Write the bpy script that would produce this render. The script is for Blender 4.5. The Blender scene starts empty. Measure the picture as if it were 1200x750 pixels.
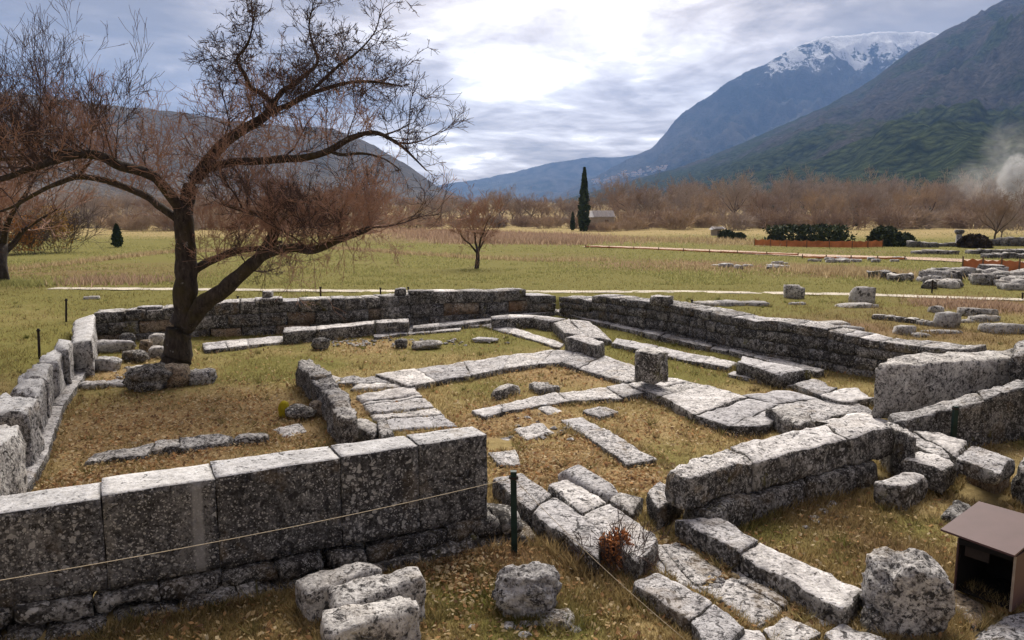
import bpy, math, random
import numpy as np
from mathutils import Vector, noise
from mathutils.bvhtree import BVHTree
random.seed(11); NPR = np.random.RandomState(5)
SC = bpy.context.scene; COL = SC.collection
R = math.radians

# ------------------------------------------------------------------ camera, sky, sun, exposure
FPX, CAMH, YHOR = 950.0, 3.6, 235.0            # focal length in pixels of the 1200 px photograph, eye height, horizon row
PITCH = math.atan((375 - YHOR) / FPX); SP, CP = math.sin(PITCH), math.cos(PITCH)
cd = bpy.data.cameras.new('camera'); cam = bpy.data.objects.new('camera', cd); COL.objects.link(cam)
cam.location = (0, 0, CAMH); cam.rotation_euler = (math.pi/2 - PITCH, 0, 0)
cd.sensor_width = 36; cd.lens = 36 * FPX / 1200; cd.clip_start = 0.1; cd.clip_end = 60000
SC.camera = cam
SUN_EL, SUN_AZ = R(44), R(9)                    # the sun stands ahead, a little right, behind thin cloud
SUN_DIR = Vector((math.sin(SUN_AZ)*math.cos(SUN_EL), math.cos(SUN_AZ)*math.cos(SUN_EL), math.sin(SUN_EL)))
sl = bpy.data.lights.new('sun', 'SUN'); sl.energy = 1.5; sl.angle = R(40); sl.color = (1, .93, .84)
so = bpy.data.objects.new('sun', sl); COL.objects.link(so)
so.rotation_euler = (-SUN_DIR).to_track_quat('-Z', 'Y').to_euler(); so.location = (0, 0, 60)
vs = SC.view_settings; vs.view_transform = 'Standard'; vs.look = 'None'; vs.gamma = 1; vs.exposure = 2.12
try: vs.use_curve_mapping = False
except Exception: pass
SC.render.engine = 'CYCLES'
cy = SC.cycles; cy.use_denoising = True; cy.max_bounces = 5; cy.diffuse_bounces = 2; cy.volume_bounces = 1; cy.transparent_max_bounces = 8
cy.volume_max_steps = 128; cy.caustics_reflective = False; cy.caustics_refractive = False

class N:
    """small helper for node trees"""
    def __init__(s, nt): s.t = nt; s.n = nt.nodes; s.l = nt.links
    def new(s, typ, ins=None, **kw):
        n = s.n.new(typ)
        for k, v in kw.items(): setattr(n, k, v)
        for k, v in (ins or {}).items():
            if isinstance(v, bpy.types.NodeSocket): s.l.new(v, n.inputs[k])
            else: n.inputs[k].default_value = v
        return n
    def math(s, op, a, b=0.0, c=None, clamp=False):
        n = s.n.new('ShaderNodeMath'); n.operation = op; n.use_clamp = clamp
        for i, v in enumerate((a, b) if c is None else (a, b, c)):
            if isinstance(v, bpy.types.NodeSocket): s.l.new(v, n.inputs[i])
            else: n.inputs[i].default_value = v
        return n.outputs[0]
    def ramp(s, fac, stops, interp='LINEAR'):
        n = s.n.new('ShaderNodeValToRGB'); s.l.new(fac, n.inputs[0]); e = n.color_ramp.elements; n.color_ramp.interpolation = interp
        while len(e) < len(stops): e.new(0.5)
        for i, (p, c) in enumerate(stops):
            e[i].position = p; e[i].color = (c, c, c, 1) if isinstance(c, (int, float)) else tuple(c) + (1,)
        return n.outputs[0]
    def mix(s, fac, a, b, mode='MIX'):
        n = s.n.new('ShaderNodeMix'); n.data_type = 'RGBA'; n.blend_type = mode
        for k, v in ((0, fac), (6, a), (7, b)):
            if isinstance(v, bpy.types.NodeSocket): s.l.new(v, n.inputs[k])
            else: n.inputs[k].default_value = v if k == 0 else tuple(v) + (1,)
        return n.outputs[2]
    def noise(s, vec, scale, detail=4, rough=.55, dist=0.0):
        return s.new('ShaderNodeTexNoise', {'Vector': vec, 'Scale': scale, 'Detail': detail, 'Roughness': rough, 'Distortion': dist}).outputs[0]
    def voro(s, vec, scale, rnd=1.0):
        return s.new('ShaderNodeTexVoronoi', {'Vector': vec, 'Scale': scale, 'Randomness': rnd}).outputs[0]

world = bpy.data.worlds.new('World'); SC.world = world; world.use_nodes = True
wt = N(world.node_tree); wt.n.clear()
tc = wt.new('ShaderNodeTexCoord').outputs['Generated']
sx = wt.new('ShaderNodeSeparateXYZ', {0: tc})
zc = wt.math('MAXIMUM', sx.outputs[2], 0.0)
den = wt.math('ADD', zc, 0.13)
u = wt.math('DIVIDE', sx.outputs[0], den); v = wt.math('DIVIDE', sx.outputs[1], den)
uv = wt.new('ShaderNodeCombineXYZ', {0: u, 1: v, 2: 0.0}).outputs[0]
n_big = wt.noise(uv, 0.5, 4, .55, .8)
n_mid = wt.noise(uv, 1.5, 9, .6, .7)
n_fine = wt.noise(uv, 5.0, 6, .6, .4)
dens = wt.math('ADD', wt.math('MULTIPLY', n_big, .66), wt.math('ADD', wt.math('MULTIPLY', n_mid, .62), wt.math('MULTIPLY', n_fine, .26)))  # thicker cloud = darker
sd = wt.new('ShaderNodeVectorMath', {0: tc, 1: tuple(Vector((math.sin(R(2))*math.cos(R(14)), math.cos(R(2))*math.cos(R(14)), math.sin(R(14)))))}, operation='DOT_PRODUCT').outputs['Value']
glow = wt.math('POWER', wt.math('MAXIMUM', sd, 0.0), 20.0)
thin = wt.math('SUBTRACT', wt.math('ADD', wt.math('MULTIPLY', glow, .36), .975), dens)
hor = wt.math('POWER', wt.math('SUBTRACT', 1.0, zc), 22.0)
thin = wt.math('ADD', thin, wt.math('MULTIPLY', hor, .08))
ccol = wt.ramp(thin, [(.24, (.085, .070, .062)), (.35, (.145, .122, .108)), (.44, (.265, .230, .210)), (.53, (.42, .39, .375)), (.66, (.86, .82, .78))])
gl2 = wt.mix(wt.math('MULTIPLY', glow, .8), (1, 1, 1), (1.18, 1.16, 1.12))
ccol = wt.mix(1.0, ccol, gl2, 'MULTIPLY')
sky = wt.new('ShaderNodeTexSky', sky_type='NISHITA', sun_disc=False, sun_elevation=SUN_EL, sun_rotation=SUN_AZ)
bg1 = wt.new('ShaderNodeBackground', {'Color': sky.outputs[0], 'Strength': .06})
bg2 = wt.new('ShaderNodeBackground', {'Color': ccol, 'Strength': 1.02})
mx = wt.new('ShaderNodeMixShader', {0: .93, 1: bg1.outputs[0], 2: bg2.outputs[0]})
wt.new('ShaderNodeOutputWorld', {0: mx.outputs[0]})

# ------------------------------------------------------------------ places: from a photograph pixel and a height to a point of the site
def ray(px, py):
    a = (px - 600) / FPX; b = (375 - py) / FPX
    return (a, CP + b*SP, -SP + b*CP)
def P(px, py, z):
    d = ray(px, py); t = (z - CAMH) / d[2]
    return Vector((d[0]*t, d[1]*t, z))
def AT(px, py, Y):
    d = ray(px, py); t = Y / d[1]
    return Vector((d[0]*t, Y, CAMH + d[2]*t))
def proj(p):
    x, y, z = p[0], p[1], p[2] - CAMH
    f = y*CP - z*SP; up = y*SP + z*CP
    return 600 + FPX*x/f, 375 - FPX*up/f
def sstep(a, b, x):
    t = np.clip((x - a) / (b - a), 0, 1); return t*t*(3 - 2*t)
NW, NE = (-10.57, 20.27), (1.38, 24.98)
INNER = [(-10.9, 20.5), (-4.6, 22.6), (1.5, 25.4), (4.7, 20.4), (6.0, 18.0), (7.7, 16.3), (8.8, 14.7), (40, 9), (40, -40), (-7, -40), (-5.9, 5.5), (-6.35, 9.2), (-8.9, 15.3)]
def inner_dist(x, y):
    """signed distance to the sunken plot of the building, positive outside"""
    x = np.asarray(x, float); y = np.asarray(y, float)
    d = np.full(x.shape, 1e9); ins = np.zeros(x.shape, bool); n = len(INNER)
    for i in range(n):
        ax, ay = INNER[i]; bx, by = INNER[(i+1) % n]
        ex, ey = bx-ax, by-ay
        t = np.clip(((x-ax)*ex + (y-ay)*ey) / (ex*ex + ey*ey), 0, 1)
        d = np.minimum(d, np.hypot(x-ax-t*ex, y-ay-t*ey))
        c = ((ay > y) != (by > y)) & (x < (bx-ax)*(y-ay)/((by-ay) if by != ay else 1e-9) + ax)
        ins ^= c
    return np.where(ins, -d, d)
def ground(x, y):
    x = np.asarray(x, float); y = np.asarray(y, float)
    s = inner_dist(x, y)
    z = .05 + .47*sstep(-.05, .55, s)
    far = np.clip(y - 27, 0, 215)
    z = z - .0185*far*sstep(0, 6, far)
    z = z + .10*np.sin(x*.13 + 1.3)*np.sin(y*.11)*sstep(26, 40, y)*(1 - sstep(300, 600, y))
    return z
def gz(x, y):
    if y > 27.5:
        f = min(y - 27, 215); k = min(f/6, 1); k = k*k*(3 - 2*k)
        a = min(max((y - 26)/14, 0), 1); a = a*a*(3 - 2*a); b = min(max((y - 300)/300, 0), 1); b = b*b*(3 - 2*b)
        return .52 - .0185*f*k + .10*math.sin(x*.13 + 1.3)*math.sin(y*.11)*a*(1 - b)
    fx = min(max((x + 45)*10, 0), 898.99); fy = min(max((y + 1)*10, 0), 289.99); i, j = int(fx), int(fy); fx -= i; fy -= j
    return float((GT[j, i]*(1-fx) + GT[j, i+1]*fx)*(1-fy) + (GT[j+1, i]*(1-fx) + GT[j+1, i+1]*fx)*fy)
GT = ground(*np.meshgrid(np.arange(900)*.1 - 45, np.arange(292)*.1 - 1))
def PG(px, py):
    """where the ray through a pixel meets the ground"""
    d = ray(px, py); t = 4.0; prev = t
    while t < 900:
        if CAMH + d[2]*t < gz(d[0]*t, d[1]*t): break
        prev = t; t *= 1.02
    lo, hi = prev, t
    for _ in range(18):
        m = (lo+hi)/2
        if CAMH + d[2]*m < gz(d[0]*m, d[1]*m): hi = m
        else: lo = m
    x, y = d[0]*lo, d[1]*lo
    return Vector((x, y, gz(x, y)))
# soft patches of the ground cover, placed on the site: (x, y, radius, value)
def blobs(items):
    return [(*(PG(px, py)[:2]), r, w) for px, py, r, w in items]
GREEN = blobs([(330,430,1.6,.8),(560,395,2.2,.9),(470,400,2,.8),(760,405,2.2,1),(850,420,2,1),(700,390,2.0,.9),(560,700,.5,.9),(610,735,.5,.9),(650,740,.5,.7),(800,440,1.5,.7),
               (570,455,.8,.6),(60,390,3,.7),(20,420,2,.7),(800,535,1.0,.45),(990,640,.5,.6),(1060,620,.5,.6),(1170,500,1,.8),(900,620,.4,.7),(350,345,5,.6),(560,325,13,1),(800,325,14,1),(400,330,12,1),(680,315,14,.8),(250,335,10,.8),(950,335,10,.8),(1100,315,4,.9),(950,345,4,.5),(120,355,4,.5)])
LITTER = blobs([(160,500,1.8,.9),(260,480,1.6,.8),(220,530,.8,1),(330,510,.7,1),(100,560,.6,1),(610,490,1.0,1),(560,500,.7,1),(650,545,.9,.9),(740,560,.5,.9),(690,440,1,.9),(640,440,1,.7),(430,475,.6,1),(370,480,.6,1),
                (440,405,1.2,.7),(760,500,1,.5),(180,420,1.2,.5),(860,690,.4,.8),(800,640,.35,.8),(540,660,.5,.7),(130,440,1.0,.7),(700,520,.7,.8)])
BROWN = blobs([(590,280,16,1),(540,275,12,.8),(640,279,12,1),(760,310,5,.7),(860,312,4,.8),(820,310,4,.8),(960,320,3,.7),(1000,385,2.4,.7),(1050,370,3,.4),(1120,392,2,.6),(930,398,2,.3),(1150,357,2.2,.9),(100,320,5,.5),(190,322,4,.5),
               (880,285,8,.5),(1000,295,6,.5),(600,655,.5,.9),(540,640,.6,.7),(980,610,.8,.6),(1030,640,.6,.7),(700,660,.4,.8),(60,318,8,.5),(300,318,8,.3),(660,300,8,.35)])
def field(items, x, y):
    v = np.zeros(np.shape(x))
    for bx, by, r, w in items:
        v = np.maximum(v, w*np.exp(-((x-bx)**2 + ((y-by)/1.15)**2) / (r*r)))
    return v

# ------------------------------------------------------------------ object helpers
def mesh(name, verts, faces, mats, mi=None, smooth=False):
    me = bpy.data.meshes.new(name)
    me.from_pydata([tuple(map(float, p)) for p in verts], [], faces)
    for m in (mats if isinstance(mats, (list, tuple)) else [mats]): me.materials.append(m)
    if mi is not None: me.polygons.foreach_set('material_index', mi)
    if smooth: me.polygons.foreach_set('use_smooth', [True]*len(me.polygons))
    me.update(); return me
def tag(o, label=None, cat=None, group=None, kind=None):
    if label: o['label'] = label
    if cat:
        o['category'] = cat
        if not kind: o['kind'] = 'thing'
    if group: o['group'] = group
    if kind: o['kind'] = kind
    return o
def put(name, me, parent=None, loc=None):
    o = bpy.data.objects.new(name, me); COL.objects.link(o)
    if loc is not None: o.location = loc
    if parent is not None: o.parent = parent
    return o
def empty(name, loc, label, cat, group=None):
    o = bpy.data.objects.new(name, None); COL.objects.link(o); o.location = loc; o.empty_display_size = .2
    return tag(o, label, cat, group)
def centred(verts, zbase=None):
    a = np.asarray([tuple(p) for p in verts], float)
    c = (a.max(0) + a.min(0)) / 2
    c[2] = a[:, 2].min() if zbase is None else zbase
    return a - c, Vector(c)
def part(name, verts, faces, mats, parent, **kw):
    """mesh whose origin is its own base centre, child of parent (an Empty that is not rotated)"""
    a, c = centred(verts)
    o = put(name, mesh(name, a, faces, mats, **kw), parent)
    base = Vector((0, 0, 0)); q = parent
    while q is not None: base += q.location; q = q.parent
    o.location = c - base
    return o
def copy_tree(o, parent=None):
    c = o.copy(); COL.objects.link(c)
    if parent is not None: c.parent = parent
    for ch in list(o.children): copy_tree(ch, c)
    return c

# ------------------------------------------------------------------ materials
def material(name):
    m = bpy.data.materials.new(name); m.use_nodes = True
    t = N(m.node_tree); b = t.n['Principled BSDF']; b.inputs['Roughness'].default_value = .9
    b.inputs['Specular IOR Level'].default_value = .2
    return m, t, b
def plain(name, col, rough=.8, var=.25, scale=6, bump=0.0):
    m, t, b = material(name)
    co = t.new('ShaderNodeTexCoord').outputs['Object']
    n = t.noise(co, scale, 5, .6)
    f = t.ramp(n, [(.3, 1 - var), (.7, 1 + var)])
    t.l.new(t.mix(1.0, tuple(col), f, 'MULTIPLY'), b.inputs['Base Color']); b.inputs['Roughness'].default_value = rough
    if bump:
        t.l.new(t.new('ShaderNodeBump', {'Strength': .7, 'Distance': bump, 'Height': n}).outputs[0], b.inputs['Normal'])
    return m
def stone_mat(name, dark, mid, light, lichen=.5, black=.45, moss=.3, tint=None, streak=False, k=1.0, band=None, even=False):
    m, t, b = material(name)
    oi = t.new('ShaderNodeObjectInfo').outputs['Random']
    off = t.new('ShaderNodeCombineXYZ', {0: t.math('MULTIPLY', oi, 37.0), 1: t.math('MULTIPLY', oi, 91.0), 2: t.math('MULTIPLY', oi, 17.0)}).outputs[0]
    co = t.new('ShaderNodeVectorMath', {0: t.new('ShaderNodeTexCoord').outputs['Object'], 1: off}, operation='ADD').outputs[0]
    oi2 = t.math('FRACT', t.math('MULTIPLY', oi, 7.31)); oi3 = t.math('FRACT', t.math('MULTIPLY', oi, 13.7))
    if not streak:
        sv = t.math('ADD', .55, t.math('MULTIPLY', oi2, .9)); co = t.new('ShaderNodeVectorMath', {0: co, 1: t.new('ShaderNodeCombineXYZ', {0: sv, 1: sv, 2: sv}).outputs[0]}, operation='MULTIPLY').outputs[0]
    co2 = t.new('ShaderNodeVectorMath', {0: co, 1: (1, 1, .16)}, operation='MULTIPLY').outputs[0] if streak else co
    n1 = t.noise(co2, 3.2*k, 10, .72, .4); n2 = t.noise(co, 15*k, 7, .74); n3 = t.noise(co, 40*k, 4, .65)
    base = t.ramp(t.math('ADD', t.math('MULTIPLY', n1, .40), t.math('ADD', t.math('MULTIPLY', n2, .34), t.math('MULTIPLY', n3, .26))), [(.425, dark), (.495, mid), (.555, light)])
    if tint: base = t.mix(t.ramp(t.noise(co, 1.1*k, 3), [(.5, 0.0), (.68, .75)]), base, tint)
    # pale crusts of lichen: frayed patches and small spots
    wn = t.new('ShaderNodeTexNoise', {'Vector': co, 'Scale': 11.0*k, 'Detail': 4.0}).outputs[1]
    dv = t.new('ShaderNodeVectorMath', {0: co, 1: t.new('ShaderNodeVectorMath', {0: wn, 1: (.09/k, .09/k, .09/k)}, operation='MULTIPLY').outputs[0]}, operation='ADD').outputs[0]
    sz = t.ramp(t.noise(co, 2.9*k, 4, .6), [(.60-.3*lichen, 0.0), (.84-.3*lichen, .30)])
    spot = t.math('GREATER_THAN', t.math('SUBTRACT', t.math('ADD', sz, t.math('MULTIPLY', t.math('SUBTRACT', oi3, .6), .25)), t.voro(dv, 17*k)), -.02)
    spot2 = t.math('MULTIPLY', t.ramp(t.voro(dv, 38*k), [(.26, 1.0), (.36, 0.0)]), t.ramp(t.noise(co, 6*k, 3), [(.60-.25*lichen, 0.0), (.70-.25*lichen, .85)]))
    lc = t.mix(n2, (.40, .385, .36), (.70, .68, .65))
    base = t.mix(t.math('MULTIPLY', t.math('MAXIMUM', t.math('MULTIPLY', spot, .8), spot2), .92), base, lc)
    # black lichen blotches and pits
    blot = t.ramp(t.math('ADD', t.noise(co, 13*k, 6, .78, .6), t.math('MULTIPLY', t.math('SUBTRACT', oi2, .5), .07)), [(.645-.2*black, 0.0), (.675-.2*black, .9)])
    base = t.mix(blot, base, (.030, .028, .028))
    pit = t.math('MULTIPLY', t.ramp(n3, [(.34, 1.0), (.42, 0.0)]), t.ramp(t.noise(co, 5.3*k, 5), [(.66-.4*black, 0.0), (.76-.4*black, 1.0)]))
    base = t.mix(t.math('MULTIPLY', pit, .9), base, (.02, .018, .018))
    gr = t.noise(co, 1.9*k, 8, .75)
    base = t.mix(t.ramp(gr, [(.72-.2*moss, 0.0), (.80-.2*moss, .85)]), base, t.mix(n2, (.05, .045, .010), (.22, .195, .04)))
    base = t.mix(t.math('MULTIPLY', t.ramp(t.noise(co, 2.3*k, 5, .6), [(.56, 0.0), (.64, .40)]), oi2), base, t.mix(n2, (.10, .065, .03), (.36, .25, .12)))
    stn = t.new('ShaderNodeVectorMath', {0: co, 1: (5.0*k, 5.0*k, .55*k)}, operation='MULTIPLY').outputs[0]
    base = t.mix(t.math('MULTIPLY', t.ramp(t.noise(stn, 1.0, 4, .6), [(.54, 0.0), (.66, .75)]), oi3), base, t.mix(.55, base, (.045, .042, .042)))
    crk = t.ramp(t.new('ShaderNodeTexVoronoi', {'Vector': dv, 'Scale': 2.3*k}, feature='DISTANCE_TO_EDGE').outputs[0], [(.008, 1.0), (.02, 0.0)])
    crk = t.math('MULTIPLY', crk, t.ramp(t.noise(co, 1.4*k, 3), [(.60, 0.0), (.66, 1.0)]))
    base = t.mix(t.math('MULTIPLY', crk, .85), base, (.02, .018, .016))
    base = t.mix(1.0, base, t.mix(oi, (.97, .97, .98) if even else (.84, .84, .86), (1.05, 1.04, 1.02) if even else (1.18, 1.16, 1.13)), 'MULTIPLY')
    if band:
        bx = t.new('ShaderNodeSeparateXYZ', {0: t.new('ShaderNodeTexCoord').outputs['Object']}).outputs[0]
        bd = t.math('ABSOLUTE', t.math('SUBTRACT', t.math('ADD', bx, t.math('MULTIPLY', t.math('SUBTRACT', n1, .5), .06)), band[0]))
        base = t.mix(t.ramp(t.math('DIVIDE', bd, band[1]), [(.6, .75), (1.0, 0.0)]), base, (.36, .35, .34))
    t.l.new(base, b.inputs['Base Color'])
    hgt = t.math('ADD', t.math('MULTIPLY', n2, .8), t.math('ADD', t.math('MULTIPLY', n3, .3), t.math('MULTIPLY', pit, -.4)))
    hgt = t.math('ADD', t.math('ADD', hgt, t.math('MULTIPLY', crk, -.6)), t.math('MULTIPLY', n1, .9))
    t.l.new(t.new('ShaderNodeBump', {'Strength': .8, 'Distance': .045/k, 'Height': hgt}).outputs[0], b.inputs['Normal'])
    b.inputs['Roughness'].default_value = .95
    return m
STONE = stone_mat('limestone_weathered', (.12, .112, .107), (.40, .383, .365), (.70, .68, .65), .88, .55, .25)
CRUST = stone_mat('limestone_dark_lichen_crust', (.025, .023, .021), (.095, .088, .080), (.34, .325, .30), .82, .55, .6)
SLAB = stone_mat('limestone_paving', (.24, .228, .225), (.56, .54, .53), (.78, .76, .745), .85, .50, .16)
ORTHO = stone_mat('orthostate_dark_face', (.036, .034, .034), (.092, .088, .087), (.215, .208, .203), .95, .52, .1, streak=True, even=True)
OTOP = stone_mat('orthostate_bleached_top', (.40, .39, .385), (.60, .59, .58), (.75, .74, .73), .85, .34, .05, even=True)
TAN = stone_mat('limestone_tan', (.09, .07, .05), (.22, .17, .12), (.38, .31, .23), .5, .5, .3, tint=(.26, .14, .065))
FIELD = stone_mat('limestone_field', (.20, .19, .18), (.42, .40, .375), (.60, .58, .55), .7, .45, .1, k=.6)
LICH = plain('yellow_lichen', (.34, .27, .012), .9, .35, 20, .01)

# ------------------------------------------------------------------ stones
FOOT = []                                       # footprints, kept free of grass
def lattice(nx, ny, nz):
    idx = {}; pts = []; faces = []; side = []
    def vid(i, j, k):
        q = (i, j, k)
        if q not in idx: idx[q] = len(pts); pts.append((i/nx, j/ny, k/nz))
        return idx[q]
    for i in range(nx):
        for j in range(ny):
            faces.append((vid(i,j,nz), vid(i+1,j,nz), vid(i+1,j+1,nz), vid(i,j+1,nz))); side.append(0)
            faces.append((vid(i,j,0), vid(i,j+1,0), vid(i+1,j+1,0), vid(i+1,j,0))); side.append(1)
    for k in range(nz):
        for i in range(nx):
            faces.append((vid(i,0,k), vid(i+1,0,k), vid(i+1,0,k+1), vid(i,0,k+1))); side.append(1)
            faces.append((vid(i,ny,k), vid(i,ny,k+1), vid(i+1,ny,k+1), vid(i+1,ny,k))); side.append(1)
        for j in range(ny):
            faces.append((vid(0,j,k), vid(0,j,k+1), vid(0,j+1,k+1), vid(0,j+1,k))); side.append(1)
            faces.append((vid(nx,j,k), vid(nx,j+1,k), vid(nx,j+1,k+1), vid(nx,j,k+1))); side.append(1)
    return np.array(pts), faces, side
_lat = {}
def stone_geo(q, zb, r=.04, amp=.02, seg=.12, batter=.02, split=False, chipk=1.0):
    """weathered block: q = four corners of the top (x, y, z), zb = height of the underside"""
    q = [Vector(p) for p in q]
    ar = sum(q[i].x*q[(i+1)%4].y - q[(i+1)%4].x*q[i].y for i in range(4))
    if ar < 0: q = q[::-1]
    Lx = ((q[1]-q[0]).length + (q[2]-q[3]).length)/2; Ly = ((q[3]-q[0]).length + (q[2]-q[1]).length)/2
    zt = sum(p.z for p in q)/4; Lz = max(zt - zb, .03)
    nx = int(min(max(round(Lx/seg), 2), 22)); ny = int(min(max(round(Ly/seg), 2), 16)); nz = int(min(max(round(Lz/seg), 2), 12))
    key = (nx, ny, nz)
    if key not in _lat: _lat[key] = lattice(*key)
    uvw, faces, side = _lat[key]
    L = np.array([Lx, Ly, Lz]); r = min(r, .42*L.min())
    loc = (uvw - .5)*L
    inn = np.clip(loc, -(L/2 - r), L/2 - r); d = loc - inn
    ln = np.linalg.norm(d, axis=1); mk = ln > 1e-9
    loc[mk] = inn[mk] + d[mk]/ln[mk, None]*r
    t = loc/L + .5
    A = np.array([tuple(p) for p in q])
    u, v, w = t[:, :1], t[:, 1:2], t[:, 2:3]
    top = (1-u)*(1-v)*A[0] + u*(1-v)*A[1] + u*v*A[2] + (1-u)*v*A[3]
    c = A[:, :2].mean(0)
    bot = top.copy(); bot[:, :2] = c + (bot[:, :2]-c)*(1 + batter); bot[:, 2] = zb
    p = top*w + bot*(1-w)
    sc = max(.35, min(1.0, .45/max(L.max(), .2)))
    cen = p.mean(0)
    out = p.copy()
    for i in range(len(p)):
        a = Vector(p[i])
        e = (abs(2*t[i,0]-1)**6 + abs(2*t[i,1]-1)**6 + abs(2*t[i,2]-1)**6)
        n = noise.noise_vector(a*2.3) + noise.noise_vector(a*6.1)*.7 + noise.noise_vector(a*15)*.45
        chip = (max(0.0, noise.noise(a*3.1 + Vector((7, 3, 1))) - .05)*4.2 + max(0.0, noise.noise(a*9 + Vector((2, 9, 4))))*1.3)*amp*chipk*min(max(0, e - .7), 1.2)
        dv = Vector(cen) - a
        out[i] = a + n*amp + dv.normalized()*chip
    if chipk > .5:
        for _ in range(random.choice((1, 2, 2, 3))):
            sg = np.array([random.choice((-1, 1)), random.choice((-1, 1)), random.choice((1, 1, 1, -1))], float); nn = sg*np.array([random.uniform(.25, 1), random.uniform(.25, 1), random.uniform(.3, 1.1)])
            hl = (out.max(0) - out.min(0))/2; hl = np.maximum(hl, .02); ce_ = (out.max(0) + out.min(0))/2; nn /= hl; nn /= np.linalg.norm(nn)
            dd = (out - ce_) @ nn; lim = dd.max()*random.uniform(.78, .95) if dd.max() < .5 else dd.max() - random.uniform(.03, .10)
            ov = np.maximum(dd - lim, 0); out = out - ov[:, None]*nn*.9
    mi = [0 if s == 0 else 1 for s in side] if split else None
    return out, faces, mi, q
def px_quad(quad, zt):
    zs = zt if isinstance(zt, (list, tuple)) else [zt]*4
    return [P(x, y, z) for (x, y), z in zip(quad, zs)]
def seg_for(q):
    y = sum(p.y for p in q)/4
    return .055 if y < 10 else .075 if y < 14 else .12 if y < 22 else .3
def block(parent, q, zb, mat=None, name='stone_block', r=.016, amp=.018, seg=None, split=None, **kw):
    mats = [STONE, CRUST] if mat is None else mat
    if not isinstance(mats, (list, tuple)): mats = [mats]
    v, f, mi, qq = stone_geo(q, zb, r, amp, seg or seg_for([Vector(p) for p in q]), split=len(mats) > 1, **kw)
    FOOT.append([(p.x, p.y) for p in qq])
    return part(name, v, f, mats, parent, mi=mi, smooth=True)
def loose(label, quad, zt, zb, cat='stone', name='stone_block', mat=None, group=None, r=.05, amp=.03, world=False, **kw):
    q = quad if world else px_quad(quad, zt)
    o = block(None, q, zb, mat or [STONE, CRUST], name, r=r, amp=amp, **kw)
    return tag(o, label, cat, group)
def lerp_poly(pts, t):
    ls = [math.dist(pts[i][:2], pts[i+1][:2]) for i in range(len(pts)-1)]; tot = sum(ls); s = t*tot
    for i, l in enumerate(ls):
        if s <= l or i == len(ls)-1:
            k = s/l if l else 0; return tuple(a + (b-a)*k for a, b in zip(pts[i], pts[i+1]))
        s -= l
def row(parent, near, far, zt, zb, n, gap=-.016, jit=.2, mat=None, zj=.015, chipk=.48, **kw):
    """band of stones between two edges given as pixels at height zt"""
    if isinstance(zt, (int, float)): N_ = [P(x, y, zt) for x, y in near]; F_ = [P(x, y, zt) for x, y in far]
    else: N_ = [P(x, y, zt[0] + (zt[1]-zt[0])*i/(len(near)-1)) for i, (x, y) in enumerate(near)]; F_ = [P(x, y, zt[0] + (zt[1]-zt[0])*i/(len(far)-1)) for i, (x, y) in enumerate(far)]
    ts = [0] + [(i + random.uniform(-jit, jit)*2)/n for i in range(1, n)] + [1]
    Ltot = sum((N_[i+1]-N_[i]).length for i in range(len(N_)-1)); g = gap/max(Ltot, .1)/2
    for a, b in zip(ts, ts[1:]):
        a2, b2 = a + g, b - g
        q = [lerp_poly([tuple(p) for p in N_], a2), lerp_poly([tuple(p) for p in N_], b2), lerp_poly([tuple(p) for p in F_], b2), lerp_poly([tuple(p) for p in F_], a2)]
        dz = random.uniform(-zj, zj); wob = min(.014, Ltot/n*.03)
        q = [Vector((p[0] + random.uniform(-wob, wob), p[1] + random.uniform(-wob, wob), p[2] + dz + random.uniform(-zj, zj)*.6)) for p in q]
        block(parent, q, zb, mat, chipk=chipk, **kw)
def boulder(label, px, py, w, h, d, z=None, cat='boulder', name='boulder', mat=None, group=None, amp=.16, sq=.5, rot=0, sub=4, seed=0, parent=None):
    """lumpy stone standing with its base at a pixel of the ground"""
    import bmesh
    b = bmesh.new(); bmesh.ops.create_icosphere(b, subdivisions=sub, radius=1)
    base = PG(px, py) if z is None else P(px, py, z)
    vs_ = []
    for v in b.verts:
        p = v.co.copy(); m = max(abs(p.x), abs(p.y), abs(p.z)); p = p*(1-sq) + (p/m)*sq
        s = Vector((seed*3.1, seed*1.7, seed*.7)) + base*.3
        k = 1 + amp*(noise.noise(p*1.3 + s) + .6*noise.noise(p*3 + s) + .38*noise.noise(p*7 + s) + .2*noise.noise(p*15 + s))
        p = p*k; p = Vector((p.x*w/2, p.y*d/2, p.z*h/2 + h*.42))
        c, s_ = math.cos(rot), math.sin(rot)
        vs_.append((p.x*c - p.y*s_, p.x*s_ + p.y*c, p.z))
    fs = [tuple(x.index for x in f.verts) for f in b.faces]; b.free()
    vv = np.array(vs_); cc_ = (vv.max(0) + vv.min(0))/2
    for _ in range(7):
        nn = NPR.normal(size=3)/np.array([w, d, h]); nn /= np.linalg.norm(nn); dd = (vv - cc_) @ nn; ov = np.maximum(dd - dd.max()*NPR.uniform(.78, .94), 0); vv = vv - ov[:, None]*nn*.88
    vs_ = [tuple(q) for q in vv]
    o = put(name, mesh(name, vs_, fs, mat or STONE, smooth=True), None, base)
    FOOT.append([(base.x + w*.42*math.cos(a), base.y + d*.42*math.sin(a)) for a in np.linspace(0, 6.28, 9)[:-1]])
    return tag(o, label, cat, group)
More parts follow.
